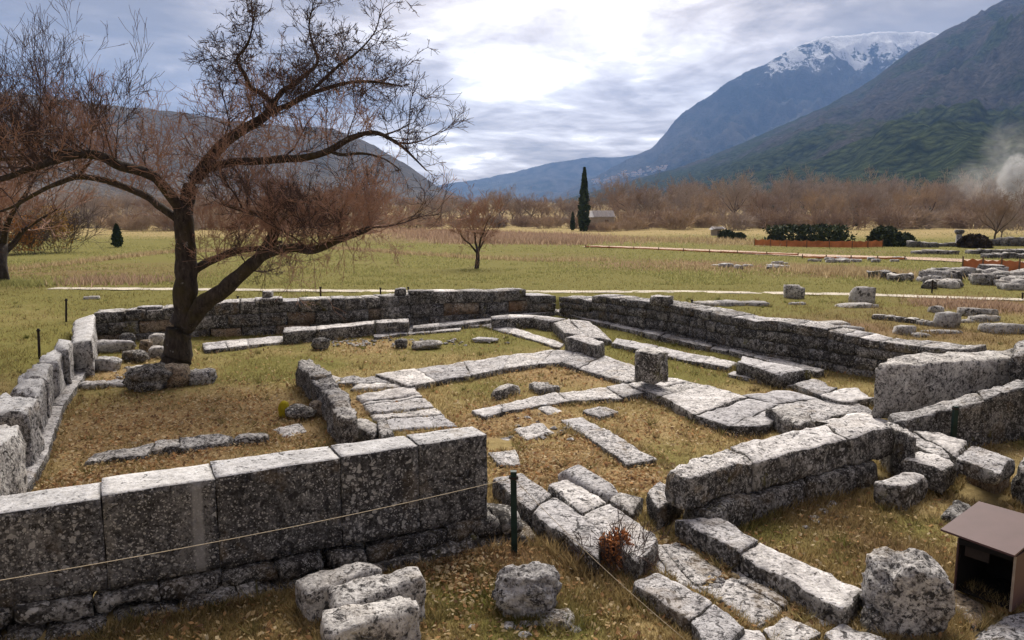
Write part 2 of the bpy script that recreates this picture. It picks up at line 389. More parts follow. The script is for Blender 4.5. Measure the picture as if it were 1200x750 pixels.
def wall_fit(parent, line, tops, thick, courses, lens, mats, side=1, r=.014, amp=.02, zb=-.08, drop=0.0, gap=.002, batter=0.0):
    """coursed wall on a ground line; its top follows the skyline given in pixels"""
    pts = [tuple(p) for p in line]; tot = sum(math.dist(pts[i], pts[i+1]) for i in range(len(pts)-1))
    txs = [t[0] for t in tops]; tys = [t[1] for t in tops]
    def top_z(x, y):
        px = proj((x, y, .8))[0]; py = float(np.interp(px, txs, tys)); return AT(px, py, y).z
    for ci, (f0, f1) in enumerate(courses):
        s = 0.0 if ci % 2 == 0 else -random.uniform(.1, .5)
        while s < tot:
            l = random.uniform(*lens); a, b = max(s, 0) + gap/2, min(s + l, tot) - gap/2; s += l
            if b - a < .12: continue
            A = lerp_poly(pts, a/tot); B = lerp_poly(pts, b/tot)
            dx, dy = B[0]-A[0], B[1]-A[1]; ln = math.hypot(dx, dy); nx, ny = -dy/ln*side, dx/ln*side
            za, zc_ = top_z(*A), top_z(*B)
            if abs(za - zc_) > .12: za = zc_ = top_z((A[0]+B[0])/2, (A[1]+B[1])/2)
            j = random.uniform(-.025, .025) - drop*ci
            zt_ = lambda z: zb + (z - zb)*f1
            jt = random.uniform(-.02, .02) if f1 >= 1 else 0
            q = [Vector((A[0]-nx*j, A[1]-ny*j, zt_(za)+jt)), Vector((B[0]-nx*j, B[1]-ny*j, zt_(zc_)+jt)),
                 Vector((B[0]+nx*thick, B[1]+ny*thick, zt_(zc_)+jt)), Vector((A[0]+nx*thick, A[1]+ny*thick, zt_(za)+jt))]
            z0 = zb + ((za+zc_)/2 - zb)*f0 + gap
            m = mats[ci] if isinstance(mats, dict) else mats
            m = random.choice(m) if isinstance(m[0], (list, tuple)) else m
            block(parent, q, z0, m, r=r, amp=amp, batter=batter, chipk=.45)

# ------------------------------------------------------------------ the setting: ground
def ground_material():
    m, t, b = material('meadow_ground')
    po = t.new('ShaderNodeNewGeometry').outputs['Position']
    at = t.new('ShaderNodeAttribute', attribute_name='cover'); sp_ = t.new('ShaderNodeSeparateColor', {0: at.outputs['Color']})
    g, l, br = sp_.outputs[0], sp_.outputs[1], sp_.outputs[2]
    nA = t.noise(po, .16, 6, .6); nB = t.noise(po, 1.3, 6, .65); nC = t.noise(po, 11, 5, .7); nD = t.noise(po, 42, 3, .7)
    dry = t.mix(nC, (.18, .13, .055), (.52, .40, .19))
    grn = t.mix(nC, (.075, .075, .02), (.30, .265, .085))
    lit = t.mix(nD, (.16, .105, .05), (.56, .40, .21))
    brn = t.mix(nC, (.11, .065, .04), (.32, .20, .12))
    fg = t.math('ADD', t.math('MULTIPLY', g, .75), t.math('ADD', t.math('MULTIPLY', nA, .5), t.math('MULTIPLY', nB, .5)))
    c = t.mix(t.ramp(fg, [(.54, 0.0), (.90, 1.0)]), dry, grn)
    fl = t.math('ADD', t.math('MULTIPLY', l, .7), t.math('MULTIPLY', t.math('ADD', nB, t.math('MULTIPLY', nD, .5)), .55))
    c = t.mix(t.ramp(fl, [(.58, 0.0), (.86, .9)]), c, lit)
    fb = t.math('ADD', t.math('MULTIPLY', br, .8), t.math('MULTIPLY', nB, .5))
    c = t.mix(t.ramp(fb, [(.42, 0.0), (.85, .95)]), c, brn)
    t.l.new(c, b.inputs['Base Color'])
    hg = t.math('ADD', t.math('MULTIPLY', nC, .6), t.math('MULTIPLY', nD, .4))
    t.l.new(t.new('ShaderNodeBump', {'Strength': .9, 'Distance': .05, 'Height': hg}).outputs[0], b.inputs['Normal'])
    b.inputs['Roughness'].default_value = 1; b.inputs['Specular IOR Level'].default_value = 0.05
    return m
GROUND = ground_material()
def axis(dense, lo, hi, g0):
    out = list(dense); s = g0
    while out[-1] < hi: out.append(out[-1] + s); s *= 1.085
    s = g0; lowl = []
    x = dense[0]
    while x > lo: x -= s; lowl.append(x); s *= 1.085
    return np.array(lowl[::-1] + out)
gx = axis(np.arange(-14, 14.01, .16), -9300, 9300, .2); gy = axis(np.arange(4, 30.01, .16), -500, 9300, .2)
X, Y = np.meshgrid(gx, gy); Zg = ground(X, Y)
fl_x, fl_y = X.ravel(), Y.ravel(); fz = Zg.ravel().copy()
nr = (fl_y < 32) & (np.abs(fl_x) < 16) & (fl_y > 3)
for i in np.nonzero(nr)[0]:
    p = Vector((fl_x[i], fl_y[i], 0)); fz[i] += .035*noise.noise(p*.9) + .018*noise.noise(p*2.7)
nxg, nyg = len(gx), len(gy)
I = np.arange(nxg*nyg).reshape(nyg, nxg)
quads = np.stack([I[:-1,:-1], I[:-1,1:], I[1:,1:], I[1:,:-1]], -1).reshape(-1, 4)
me = bpy.data.meshes.new('ground'); me.vertices.add(len(fz)); me.vertices.foreach_set('co', np.stack([fl_x, fl_y, fz], 1).ravel())
me.loops.add(quads.size); me.loops.foreach_set('vertex_index', quads.ravel()); me.polygons.add(len(quads))
me.polygons.foreach_set('loop_start', np.arange(len(quads))*4); me.polygons.foreach_set('use_smooth', np.ones(len(quads), bool))
me.update(); me.validate(); me.materials.append(GROUND)
cov = np.zeros((len(fz), 4), np.float32); cov[:, 3] = 1
cov[:, 0] = np.maximum(field(GREEN, fl_x, fl_y), .6*sstep(24, 30, fl_y)*(1 - sstep(75, 130, fl_y))); cov[:, 1] = field(LITTER, fl_x, fl_y); cov[:, 2] = field(BROWN, fl_x, fl_y)
ca = me.color_attributes.new('cover', 'FLOAT_COLOR', 'POINT'); ca.data.foreach_set('color', cov.ravel())
tag(put('ground', me), kind='structure')
def strip(name, pts, w, mat, lift=.03, z=None, n=60):
    """ribbon of path draped on the ground"""
    P_ = [PG(*p) for p in pts]; vs_, fs = [], []
    line = [Vector(lerp_poly([tuple(p) for p in P_], i/n)) for i in range(n+1)]
    for i, p in enumerate(line):
        d = (line[min(i+1, n)] - line[max(i-1, 0)]); d.z = 0; d.normalize(); s = Vector((-d.y, d.x, 0))
        ww = w*(1 + .4*noise.noise(Vector((i*.6, 2, w))) + .2*noise.noise(Vector((i*1.7, 5, w))))
        for k in (-.5, 0, .5):
            q = p + s*ww*k; vs_.append((q.x, q.y, gz(q.x, q.y) + lift + (.012 if k == 0 else 0)))
    for i in range(n):
        for k in (0, 1): a = i*3 + k; fs.append((a, a+1, a+4, a+3))
    return put(name, mesh(name, vs_, fs, mat, smooth=True))
GRAVEL = plain('pale_gravel', (.56, .50, .40), .95, .3, 1.6, .01); REDDIRT = plain('pinkish_dirt', (.50, .36, .27), .95, .2, .5, .01)
tag(strip('path', [(62, 338), (200, 339), (400, 341), (600, 342), (800, 342), (1000, 345), (1120, 349), (1290, 354)], .7, GRAVEL, .014, n=160), kind='structure')
tag(strip('far_path', [(690, 289), (760, 291), (850, 295), (950, 300), (1060, 303), (1150, 307), (1260, 313)], 3.0, REDDIRT, .05, n=80), kind='structure')

# ------------------------------------------------------------------ mountains
def mountain_mat(name, kind):
    m, t, b = material(name)
    po = t.new('ShaderNodeNewGeometry').outputs['Position']; zz = t.new('ShaderNodeSeparateXYZ', {0: po}).outputs[2]
    pa = t.new('ShaderNodeVectorMath', {0: po, 1: (1, .42, .42)}, operation='MULTIPLY').outputs[0]; nA = t.noise(po, .0016, 7, .6, .4); nB = t.noise(pa, .010, 9, .72, .3); nC = t.noise(po, .05, 5, .75); vo = t.voro(po, .075)
    nD = t.noise(po, .14, 3, .7)
    if kind == 'near':
        c = t.mix(t.ramp(t.math('ADD', t.math('MULTIPLY', t.math('ADD', nC, nD), .5), t.math('MULTIPLY', vo, -.45)), [(.10, 0.0), (.46, 1.0)]), (.012, .020, .012), (.062, .078, .036))
        c2 = t.mix(t.ramp(nC, [(.35, 0.0), (.65, 1.0)]), (.030, .028, .030), (.11, .096, .094))
        c = t.mix(t.ramp(t.math('ADD', t.math('ADD', t.math('MULTIPLY', nA, .55), t.math('MULTIPLY', nB, .5)), t.math('MULTIPLY', t.math('SUBTRACT', zz, 260.0), .00016)), [(.51, 0.0), (.57, .9)]), c, c2)
        c = t.mix(t.ramp(nB, [(.64, 0.0), (.70, .85)]), c, (.24, .21, .19))
    elif kind == 'snow':
        c = t.mix(t.ramp(t.math('ADD', t.math('MULTIPLY', nA, .5), t.math('MULTIPLY', nB, .5)), [(.42, 0.0), (.58, 1.0)]), (.010, .020, .022), (.11, .105, .10))
        c = t.mix(t.ramp(nC, [(.4, 0.0), (.8, .4)]), c, (.16, .15, .15))
        hz = t.math('ADD', zz, t.math('MULTIPLY', t.math('SUBTRACT', t.math('ADD', t.math('MULTIPLY', nB, .75), t.math('MULTIPLY', nC, .25)), .5), 1700.0))
        sn = t.ramp(t.math('DIVIDE', hz, 1600.0), [(SNOW0, 0.0), (SNOW0 + .03, 1.0)])
        c = t.mix(sn, c, (.82, .83, .86))
    elif kind == 'far':
        c = t.mix(t.ramp(nB, [(.38, 0.0), (.62, 1.0)]), (.022, .032, .03), (.13, .12, .11))
    else:
        c = t.mix(t.ramp(t.math('ADD', t.math('MULTIPLY', nB, .55), t.math('MULTIPLY', nC, .45)), [(.36, 0.0), (.64, 1.0)]), (.05, .046, .034), (.20, .165, .13))
    t.l.new(c, b.inputs['Base Color'])
    t.l.new(t.new('ShaderNodeBump', {'Strength': 1.0, 'Distance': 13.0, 'Height': t.math('ADD', t.math('MULTIPLY', nC, .8), t.math('MULTIPLY', vo, -.4))}).outputs[0], b.inputs['Normal'])
    b.inputs['Roughness'].default_value = 1; b.inputs['Specular IOR Level'].default_value = 0
    return m
SNOW0 = 0.56
BVH = []
def mountain(name, ridge, foot, mat, cols=300, rows=70, pw=1.2, gul=.10, seed=0, ragged=2.0, back=.55):
    """range whose crest runs through the given (pixel x, pixel y, distance) points and falls to the plain at the foot distance"""
    xs = [p[0] for p in ridge]; vs_, fs = [], []
    for i in range(cols+1):
        px = xs[0] + (xs[-1]-xs[0])*i/cols
        py = float(np.interp(px, xs, [p[1] for p in ridge])); D = float(np.interp(px, xs, [p[2] for p in ridge]))
        fo = float(np.interp(px, [f[0] for f in foot], [f[1] for f in foot]))
        s = Vector((px*.012, seed, 0))
        py += ragged*(noise.noise(Vector((px*.05, seed, 3))) + .6*noise.noise(Vector((px*.14, seed, 5))) + .4*noise.noise(Vector((px*.4, seed, 9))))
        top = AT(px, py, D); fx = top.x*fo/D; base = Vector((fx, fo, -6))
        H_ = top.z - base.z
        for j in range(rows+1):
            w = j/rows*(1+back)
            if w <= 1:
                p = base.lerp(top, w); p.z = base.z + H_*(w**pw)
                env = math.sin(math.pi*min(w, 1))**.7
            else:
                p = base.lerp(top, w); p.z = top.z - H_*(w-1)*1.2; env = min(1, (w-1)*4)
            q = Vector((p.x*.0016 + seed, p.y*.0007, 0)); q2 = Vector((p.x*.0045, p.y*.0032, seed))
            n = (1 - 2*abs(noise.noise(q))) - .5 + .45*((1 - 2*abs(noise.noise(q2))) - .5) + .34*((1 - 2*abs(noise.noise(Vector((p.x*.011, p.y*.006, seed + 2))))) - .5) + .2*noise.noise(Vector((p.x*.016, p.y*.016, seed))) + .1*noise.noise(Vector((p.x*.05, p.y*.05, seed)))
            p.z += n*gul*H_*env
            vs_.append(p)
    for i in range(cols):
        for j in range(rows):
            a = i*(rows+1) + j; fs.append((a, a+rows+1, a+rows+2, a+1))
    o = put(name, mesh(name, vs_, fs, mat, smooth=True)); tag(o, kind='structure')
    BVH.append(BVHTree.FromPolygons(vs_, fs)); return o
mountain('hill', [(-900,40,2100),(-500,70,1900),(-200,100,1800),(0,108,1800),(60,112,1800),(110,121,1850),(200,130,1900),(300,145,2000),(390,151,2050),(440,170,2100),(480,195,2150),(515,220,2200),(560,240,2250)],
         [(-900,500),(0,600),(560,1500)], mountain_mat('hill_scrub', 'hill'), seed=3.3, ragged=1.5, gul=.07)
mountain('mountain', [(640,240,2600),(700,223,2650),(740,212,2700),(800,195,2750),(850,176,2800),(900,155,2850),(960,128,2900),(1000,108,2950),(1040,80,3000),(1070,58,3000),(1100,40,3000),(1150,14,3050),(1190,-8,3100),(1300,-60,3200),(1500,-80,3300),(2000,-40,3300)],
         [(640,1500),(900,700),(1200,500),(2000,450)], mountain_mat('mountain_forest', 'near'), cols=360, rows=110, seed=8.1, ragged=1.6, gul=.17, pw=1.35)
mountain('snowy_mountain', [(560,243,5200),(640,232,5200),(700,205,5200),(735,186,5200),(765,172,5200),(785,150,5250),(800,131,5300),(840,106,5400),(870,86,5500),(905,71,5600),(930,55,5650),(960,45,5700),(1000,40,5750),(1050,37,5800),(1095,38,5800),(1130,50,5800),(1250,70,5800)],
         [(560,3000),(800,3000),(1250,3300)], mountain_mat('mountain_snow', 'snow'), cols=340, rows=110, seed=5.7, ragged=2.2, gul=.18, pw=1.5)
mountain('far_ridge', [(420,235,7600),(480,226,7600),(520,216,7600),(560,210,7600),(600,202,7500),(640,192,7400),(690,184,7300),(720,184,7300),(760,180,7200),(820,170,7200),(900,160,7200)],
         [(420,5200),(900,4800)], mountain_mat('mountain_far', 'far'), cols=220, rows=50, seed=1.9, ragged=1.0, gul=.08)
# the air of the valley
hz = []
for z in (-14, 1330):
    for x, y in ((-9800, -700), (9800, -700), (9800, 9800), (-9800, 9800)): hz.append((x, y, z))
hm = bpy.data.materials.new('valley_haze'); hm.use_nodes = True; ht = N(hm.node_tree); ht.n.clear()
pv = ht.new('ShaderNodeVolumePrincipled', {'Color': (.30, .52, 1, 1), 'Density': 1.2e-4, 'Anisotropy': 0.0, 'Density Attribute': '', 'Color Attribute': ''})
ht.new('ShaderNodeOutputMaterial', {'Volume': pv.outputs[0]})
tag(put('haze', mesh('haze', hz, [(3,2,1,0),(4,5,6,7),(0,1,5,4),(1,2,6,5),(2,3,7,6),(3,0,4,7)], hm)), kind='stuff')

# ------------------------------------------------------------------ the building: front wall of upright slabs on a rough plinth
def line_x(A, B, px, z):
    """point of the line A-B (ground plan) that stands at pixel column px"""
    lo, hi = -1.0, 2.0
    for _ in range(50):
        m = (lo+hi)/2; p = (A[0]+(B[0]-A[0])*m, A[1]+(B[1]-A[1])*m, z)
        if proj(p)[0] < px: lo = m
        else: hi = m
    return (A[0]+(B[0]-A[0])*lo, A[1]+(B[1]-A[1])*lo)
FA, FB = (-4.2, 6.19), (-.24, 8.1)
fd = Vector((FB[0]-FA[0], FB[1]-FA[1], 0)).normalized(); fn = Vector((-fd.y, fd.x, 0))
ow = empty('orthostate_wall', (-2.2, 7.3, 0), 'long front wall of tall dark upright slabs with pale worn tops', 'wall')
js = [-5.9] + [line_x(FA, FB, x, 1.16)[0] for x in (118, 252, 399, 491, 571)]
for i, (a, b) in enumerate(zip(js, js[1:])):
    if i == 0: a = -5.9
    zt = [1.10, 1.135, 1.16, 1.185, 1.205][i]; th = [.50, .52, .50, .44, .40][i]; g = .0 if i != 3 else .006
    A = Vector((a, FA[1] + (a-FA[0])*fd.y/fd.x, zt)) + fd*g; B = Vector((b, FA[1] + (b-FA[0])*fd.y/fd.x, zt)) - fd*g
    off = fn*random.uniform(-.006, .006)
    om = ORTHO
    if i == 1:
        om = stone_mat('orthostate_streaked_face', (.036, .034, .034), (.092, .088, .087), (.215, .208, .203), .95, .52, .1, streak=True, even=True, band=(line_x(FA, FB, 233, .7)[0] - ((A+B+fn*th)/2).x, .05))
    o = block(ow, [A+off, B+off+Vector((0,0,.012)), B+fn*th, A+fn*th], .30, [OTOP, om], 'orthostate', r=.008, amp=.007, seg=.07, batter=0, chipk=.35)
    if i == 1: o['label'] = 'slab with a pale vertical streak down its dark face'
def plinth(z0, z1, pr, s_, e_, l0, l1):
    while s_ < e_:
        l = random.uniform(l0, l1); t_ = min(s_ + l, e_); zt = z1 + random.uniform(-.03, .015); p_ = pr + random.uniform(-.05, .06)
        A = Vector((s_, FA[1] + (s_-FA[0])*fd.y/fd.x, zt)) - fn*p_; B = Vector((t_, FA[1] + (t_-FA[0])*fd.y/fd.x, zt)) - fn*(p_ + random.uniform(-.03, .03))
        block(ow, [A, B, B+fn*(p_+.5), A+fn*(p_+.5)], z0, [CRUST, CRUST], 'plinth_stone', r=.03, amp=.045, seg=.06); s_ = t_
plinth(.12, .29, .09, -6.2, .1, .3, .75); plinth(-.12, .13, .2, -6.2, .2, .22, .6)

# back, right and left walls
bw = empty('ruined_wall', (-4.6, 22.2, 0), 'long rear wall of coursed grey blocks behind the bare tree', 'wall')
TM = [[STONE, CRUST], [STONE, CRUST], [TAN, TAN]]
tops_b = [(112,367),(200,361),(262,355),(318,353),(400,350),(462,347.5),(478,347),(480,343.5),(533,341.5),(611,341),(613,346.5),(652,346.5)]
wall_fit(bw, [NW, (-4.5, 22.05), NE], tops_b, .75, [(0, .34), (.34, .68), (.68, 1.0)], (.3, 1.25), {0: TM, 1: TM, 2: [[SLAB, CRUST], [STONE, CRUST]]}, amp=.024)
rw = empty('ruined_wall', (5, 19.5, 0), 'long right-hand wall of dark rubble blocks running towards the big block', 'wall')
tops_r = [(640,346.5),(690,352),(692,346.5),(780,356),(850,370),(888,377),(891,374),(960,385),(1030,400),(1110,410)]
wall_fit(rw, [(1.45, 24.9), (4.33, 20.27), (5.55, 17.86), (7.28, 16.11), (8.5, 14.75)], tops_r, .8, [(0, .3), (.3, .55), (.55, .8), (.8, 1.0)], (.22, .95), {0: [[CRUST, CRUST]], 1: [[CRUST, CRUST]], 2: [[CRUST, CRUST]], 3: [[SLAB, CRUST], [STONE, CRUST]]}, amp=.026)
lw = empty('ruined_wall', (-8.2, 15, 0), 'broken left-hand wall of pale worn blocks at the photo edge', 'wall')
for q, zt, zb in [([(84,399),(86,368),(111,367),(109,399)], .80, -.05), ([(57,405),(70,393),(84,397),(80,408)], .88, -.05), ([(27,438),(38,427),(59,423),(56,442)], .84, -.05),
                  ([(42,424),(58,410),(76,408),(66,424)], .80, -.05), ([(-25,480),(4,459),(46,467),(32,484)], .90, -.05), ([(-30,502),(22,494),(27,504),(-20,534)], .98, -.05), ([(10,452),(26,437),(56,441),(46,462)], .78, -.05)]:
    block(lw, px_quad(q, zt), zb, [OTOP, STONE], amp=.045, r=.04)
row(lw, [(112,408),(101,437),(90,452),(74,473),(70,498),(51,540),(43,560),(20,588)], [(88,408),(83,440),(77,452),(59,472),(47,506),(35,535),(22,558),(0,588)], .18, -.1, 5, name='ledge_stone', mat=[SLAB, CRUST], amp=.022)
# low ledge that follows the foot of the back and right walls
ld = empty('stone_ledge', (2, 22, 0), 'thin low stone ledge along the foot of the far walls', 'ledge')
row(ld, [(484,385),(560,377),(652,364)], [(484,381.5),(560,373),(652,360.5)], .2, -.08, 6, mat=[SLAB, CRUST], amp=.015)
row(ld, [(648,364),(720,382),(800,400),(880,417),(960,437)], [(656,360),(722,377),(802,395),(884,412),(966,433)], .17, -.08, 12, mat=[SLAB, CRUST], amp=.015)
# stones laid loose on the back wall
loose('small square stone standing on a flat stone atop the rear wall', [(310,345),(318,341),(320,341),(319,346)], 1.2, 1.0, 'stone', mat=[STONE, CRUST], r=.03) if False else None
def on_wall(label, px, py, Y_, w, d, h, mat=None, rot=0, cat='stone'):
    c = AT(px, py, Y_); q = []
    for a, b_ in ((-1,-1),(1,-1),(1,1),(-1,1)):
        x, y = a*w/2, b_*d/2; q.append(Vector((c.x + x*math.cos(rot)-y*math.sin(rot), c.y + x*math.sin(rot)+y*math.cos(rot), c.z + h)))
    return loose(label, q, None, c.z - .03, cat, mat=mat or [SLAB, CRUST], r=.03, amp=.015, world=True)
on_wall('flat pale stone lying on top of the rear wall', 315, 353.5, 21.6, .72, .5, .12, rot=.3)
on_wall('small cube-like stone on the flat stone atop the rear wall', 314, 347.5, 21.6, .26, .26, .16)
on_wall('squarish stone on the rear wall beside a short post', 469, 345.5, 23.0, .34, .34, .2, [STONE, CRUST])
on_wall('low stone capping the rear wall right of its step', 493, 344.5, 23.2, .7, .5, .12, [STONE, CRUST], .3)
on_wall('pale block end standing at the step of the rear wall', 604, 344, 24.7, .5, .5, .16, None, .3)
on_wall('pale block lying on top of the right wall', 775, 357, 20.9, .5, .42, .24, None, -.6)
on_wall('thin pale stone lying on the left end of the rear wall', 176, 362, 20.9, .6, .35, .08, None, .3)

# benches and inner foundations
bb = empty('stone_bench', (-5.3, 19.4, 0), 'low stone bench of long blocks in front of the rear wall', 'bench')
row(bb, [(241,411),(299,404),(333,400)], [(237,402),(297,395),(331,393)], .13, -.08, 3, mat=[SLAB, CRUST], amp=.02, name='bench_slab')
row(bb, [(332,389),(400,382),(438,379)], [(332,384),(400,378),(438,375)], .38, -.08, 2, mat=[SLAB, CRUST], amp=.02)
row(bb, [(440,379),(478,377)], [(440,375),(478,372.5)], .4, -.08, 1, mat=[SLAB, CRUST], amp=.025)
row(bb, [(438,396),(480,391),(540,386)], [(438,393),(480,387),(540,382)], .1, -.08, 3, mat=[SLAB, CRUST], amp=.02)
f1 = empty('stone_foundation', (-.5, 20, 0), 'narrow L-shaped foundation strip of pale slabs in the rear court', 'foundation')
row(f1, [(480,388),(507,384),(560,382)], [(480,380),(507,378),(566,374)], .1, -.08, 2, mat=[SLAB, CRUST])
row(f1, [(562,380),(620,397),(655,408)], [(570,374),(630,392),(661,402)], .1, -.08, 2, mat=[SLAB, CRUST])
f2 = empty('stone_foundation', (1, 20, 0), 'raised foundation corner with a big tilted slab near the rear corner', 'foundation')
row(f2, [(577,373),(618,371),(648,376)], [(576,369),(617,366.5),(663,372)], .36, -.08, 3, mat=[SLAB, CRUST])
block(f2, px_quad([(648,378),(667,373),(686,393),(662,390)], .33), -.08, [SLAB, CRUST])
block(f2, px_quad([(668,374),(691,376),(718,397),(688,395)], [.42,.36,.22,.26]), -.08, [SLAB, CRUST], 'tilted_slab', amp=.01)
block(f2, px_quad([(660,394),(684,391),(709,401),(699,405)], .45), -.08, [SLAB, CRUST])
f3 = empty('stone_foundation', (3, 16.8, 0), 'foundation strip of long slabs beside the green grass under the right wall', 'foundation')
row(f3, [(716,403),(745,411),(785,415),(853,432)], [(722,397),(752,401),(790,409),(864,425)], .13, -.08, 3, mat=[SLAB, CRUST])
row(f3, [(853,438),(930,453)], [(860,434),(938,448)], .12, -.08, 2, mat=[SLAB, CRUST])
block(f3, px_quad([(864,424),(870,417),(951,433),(915,438)], .36), .1, [SLAB, CRUST], amp=.02)
block(f3, px_quad([(928,448),(955,444),(986,453),(960,463)], .2), -.08, [SLAB, CRUST], amp=.03)
block(f3, px_quad([(958,462),(1000,452),(1027,466),(990,471)], .2), -.08, [SLAB, CRUST], amp=.03)
f4 = empty('stone_foundation', (-.6, 15, 0), 'broad foundation row of pale slabs across the middle of the ruin', 'foundation')
row(f4, [(478,453),(520,445),(560,438),(598,430),(656,424)], [(440,439),(510,428),(560,422),(623,412),(682,407)], .15, -.08, 5, mat=[SLAB, CRUST], amp=.022, jit=.2)
block(f4, px_quad([(392,449),(404,440),(438,439),(462,449)], .11), -.08, [SLAB, STONE], amp=.035)
block(f4, px_quad([(368,446),(385,438),(402,441),(390,450)], .1), -.08, [SLAB, STONE], amp=.035)
row(f4, [(415,463),(428,478),(440,490),(453,503)], [(483,452),(498,466),(514,479),(537,498)], .11, -.08, 5, mat=[SLAB, STONE], amp=.03, zj=.025, gap=.035, name='paving_slab')
block(f4, px_quad([(408,455),(420,449),(470,449),(482,453)], .11), -.08, [SLAB, STONE], amp=.03)
f5 = empty('stone_foundation', (2.7, 13.5, 0), 'widest foundation band of pale slabs running down to the right', 'foundation')
row(f5, [(657,424),(697,437),(735,448)], [(683,407),(740,427),(783,441)], .16, -.08, 3, mat=[SLAB, CRUST], amp=.022)
row(f5, [(736,448),(765,462),(795,473),(815,487),(840,498),(893,503)], [(784,441),(815,448),(842,455),(866,463),(900,472),(935,480)], .19, -.08, 5, mat=[SLAB, CRUST], amp=.024, zj=.02, gap=.03)
for q, z in [([(868,463),(925,455),(960,467),(905,472)], .16), ([(905,473),(962,467),(1010,480),(960,492)], .18), ([(963,467),(985,462),(1028,484),(1010,488)], .15), ([(955,493),(1012,482),(1050,496),(1035,505)], .22)]:
    block(f5, px_quad(q, z), -.08, [SLAB, CRUST], amp=.028)
block(f5, px_quad([(897,477),(922,474),(957,490),(935,498)], .36), 0, [STONE, CRUST], amp=.035)
f6 = empty('stone_foundation', (.9, 12.6, 0), 'thin row of grey slabs joining the broad band left of the upright block', 'foundation')
row(f6, [(568,488),(603,479),(663,470),(722,467),(757,461)], [(552,480),(603,468),(658,458),(720,452),(735,448)], .12, -.08, 4, mat=[SLAB, CRUST], amp=.02, jit=.2)
f7 = empty('stone_foundation', (1.2, 10.7, 0), 'diagonal strip of grey slabs between two grassy patches', 'foundation')
row(f7, [(655,491),(690,511),(735,545)], [(681,488),(722,508),(771,539)], .11, -.08, 2, mat=[SLAB, CRUST], amp=.02)
loose('roughly square flat slab lying alone among brown leaves', [(600,503),(637,493),(658,504),(615,516)], .08, -.1, 'slab', 'flat_slab', [SLAB, CRUST])
loose('small thin slab beside the top of the diagonal strip', [(627,478),(643,474),(664,480),(642,486)], .09, -.1, 'slab', 'flat_slab', [SLAB, CRUST])
loose('flat raised slab with a clean right corner beside the grassy square', [(681,481),(706,474),(730,481),(702,489)], .12, -.1, 'slab', 'flat_slab', [SLAB, CRUST])
loose('left one of two mossy blocks in the small grassy court', [(573,452),(598,446),(610,450),(582,458)], .24, -.1, 'stone', mat=[STONE, CRUST], amp=.04)
loose('right one of two mossy blocks in the small grassy court', [(619,448),(644,445),(656,452),(632,456)], .2, -.1, 'stone', mat=[STONE, CRUST], amp=.04)
loose('upright squared block standing alone on the broad slab band', [(743,410),(760,404),(784,412),(768,415)], .86, .28, 'stone', mat=[STONE, CRUST], amp=.015, r=.03)
st = empty('wall_stub', (-3.6, 14, 0), 'short rough wall stub of pitted stones left of the paving', 'wall')
row(st, [(347,425),(366,446),(393,478),(398,494)], [(367,421),(390,440),(415,469),(419,489)], .5, -.08, 4, mat=[STONE, CRUST], amp=.06, zj=.04)
loose('broken stone lying in front of the rough wall stub', [(398,494),(420,488),(447,495),(440,508)], .28, -.1, mat=[STONE, CRUST], amp=.04)
loose('small upright stone just behind the front wall', [(441,491),(452,488),(463,503),(447,512)], .34, -.1, mat=[STONE, CRUST], amp=.03)
ln = empty('stone_row', (-4, 9.9, 0), 'low broken row of stones in the leaf-strewn grass behind the front wall', 'stones')
row(ln, [(97,541),(163,531),(238,521),(312,512)], [(107,531),(183,518),(240,510),(311,505)], .14, -.08, 4, mat=[STONE, CRUST], amp=.045, zj=.03)
loose('thin flat slab at the right end of the low stone row', [(318,501),(353,494),(374,502),(332,512)], .08, -.1, 'slab', 'flat_slab', [SLAB, CRUST])
# right front: slabs beside the green post
r1 = empty('stone_foundation', (.6, 8.4, 0), 'two long parallel slab rows running right from the green post', 'foundation')
row(r1, [(576,562),(625,601),(667,631),(701,652)], [(610,554),(640,573),(675,595),(706,615)], .27, -.1, 2, mat=[SLAB, CRUST], amp=.022, r=.05)
row(r1, [(641,569),(675,597),(707,622),(747,656)], [(666,560),(700,580),(740,603),(776,628)], .29, -.1, 2, mat=[SLAB, CRUST], amp=.026, r=.05)
row(r1, [(571,530),(585,545)], [(603,527),(612,543)], .1, -.1, 1, mat=[SLAB, CRUST])
row(r1, [(570,512),(572,528)], [(597,512),(605,526)], .06, -.1, 1, mat=[SLAB, CRUST])
loose('smooth tilted grey slab leaning behind the parallel rows', [(652,546),(675,540),(728,570),(707,580)], [.27,.3,.3,.25], .05, 'slab', 'flat_slab', [SLAB, SLAB], amp=.01)
loose('rough stone wedged between the tilted slab and the double wall', [(711,582),(729,571),(757,578),(742,602)], .2, -.1, mat=[STONE, CRUST], amp=.035)
loose('pale lump of a block before the left end of the double wall', [(757,576),(766,560),(803,573),(773,595)], .34, -.1, mat=[SLAB, CRUST], amp=.035, r=.07)
r2 = empty('stone_paving', (1.8, 6.9, 0), 'worn paving slabs with mossy joints at the bottom of the picture', 'paving')
for q, z in [([(742,683),(765,667),(838,704),(808,727)], .17), ([(808,727),(838,704),(874,733),(835,772)], .17), ([(772,640),(795,634),(850,671),(816,685)], .06), ([(816,685),(860,673),(925,714),(888,735)], .06), ([(766,667),(772,641),(817,685),(838,703)], .03),
             ([(893,736),(922,721),(962,742),(925,772)], .08), ([(838,770),(870,735),(892,737),(922,775)], .1), ([(860,676),(880,674),(930,706),(922,714)], .08), ([(963,742),(985,728),(1040,748),(1000,772)], .1), ([(756,634),(775,640),(815,684),(800,690)], .05), ([(845,660),(862,655),(905,690),(888,694)], .04), ([(935,708),(955,702),(990,724),(965,735)], .05)]:
    block(r2, px_quad(q, z + .03), -.12, [SLAB, CRUST], 'paving_slab', amp=.022, r=.02, chipk=.48)
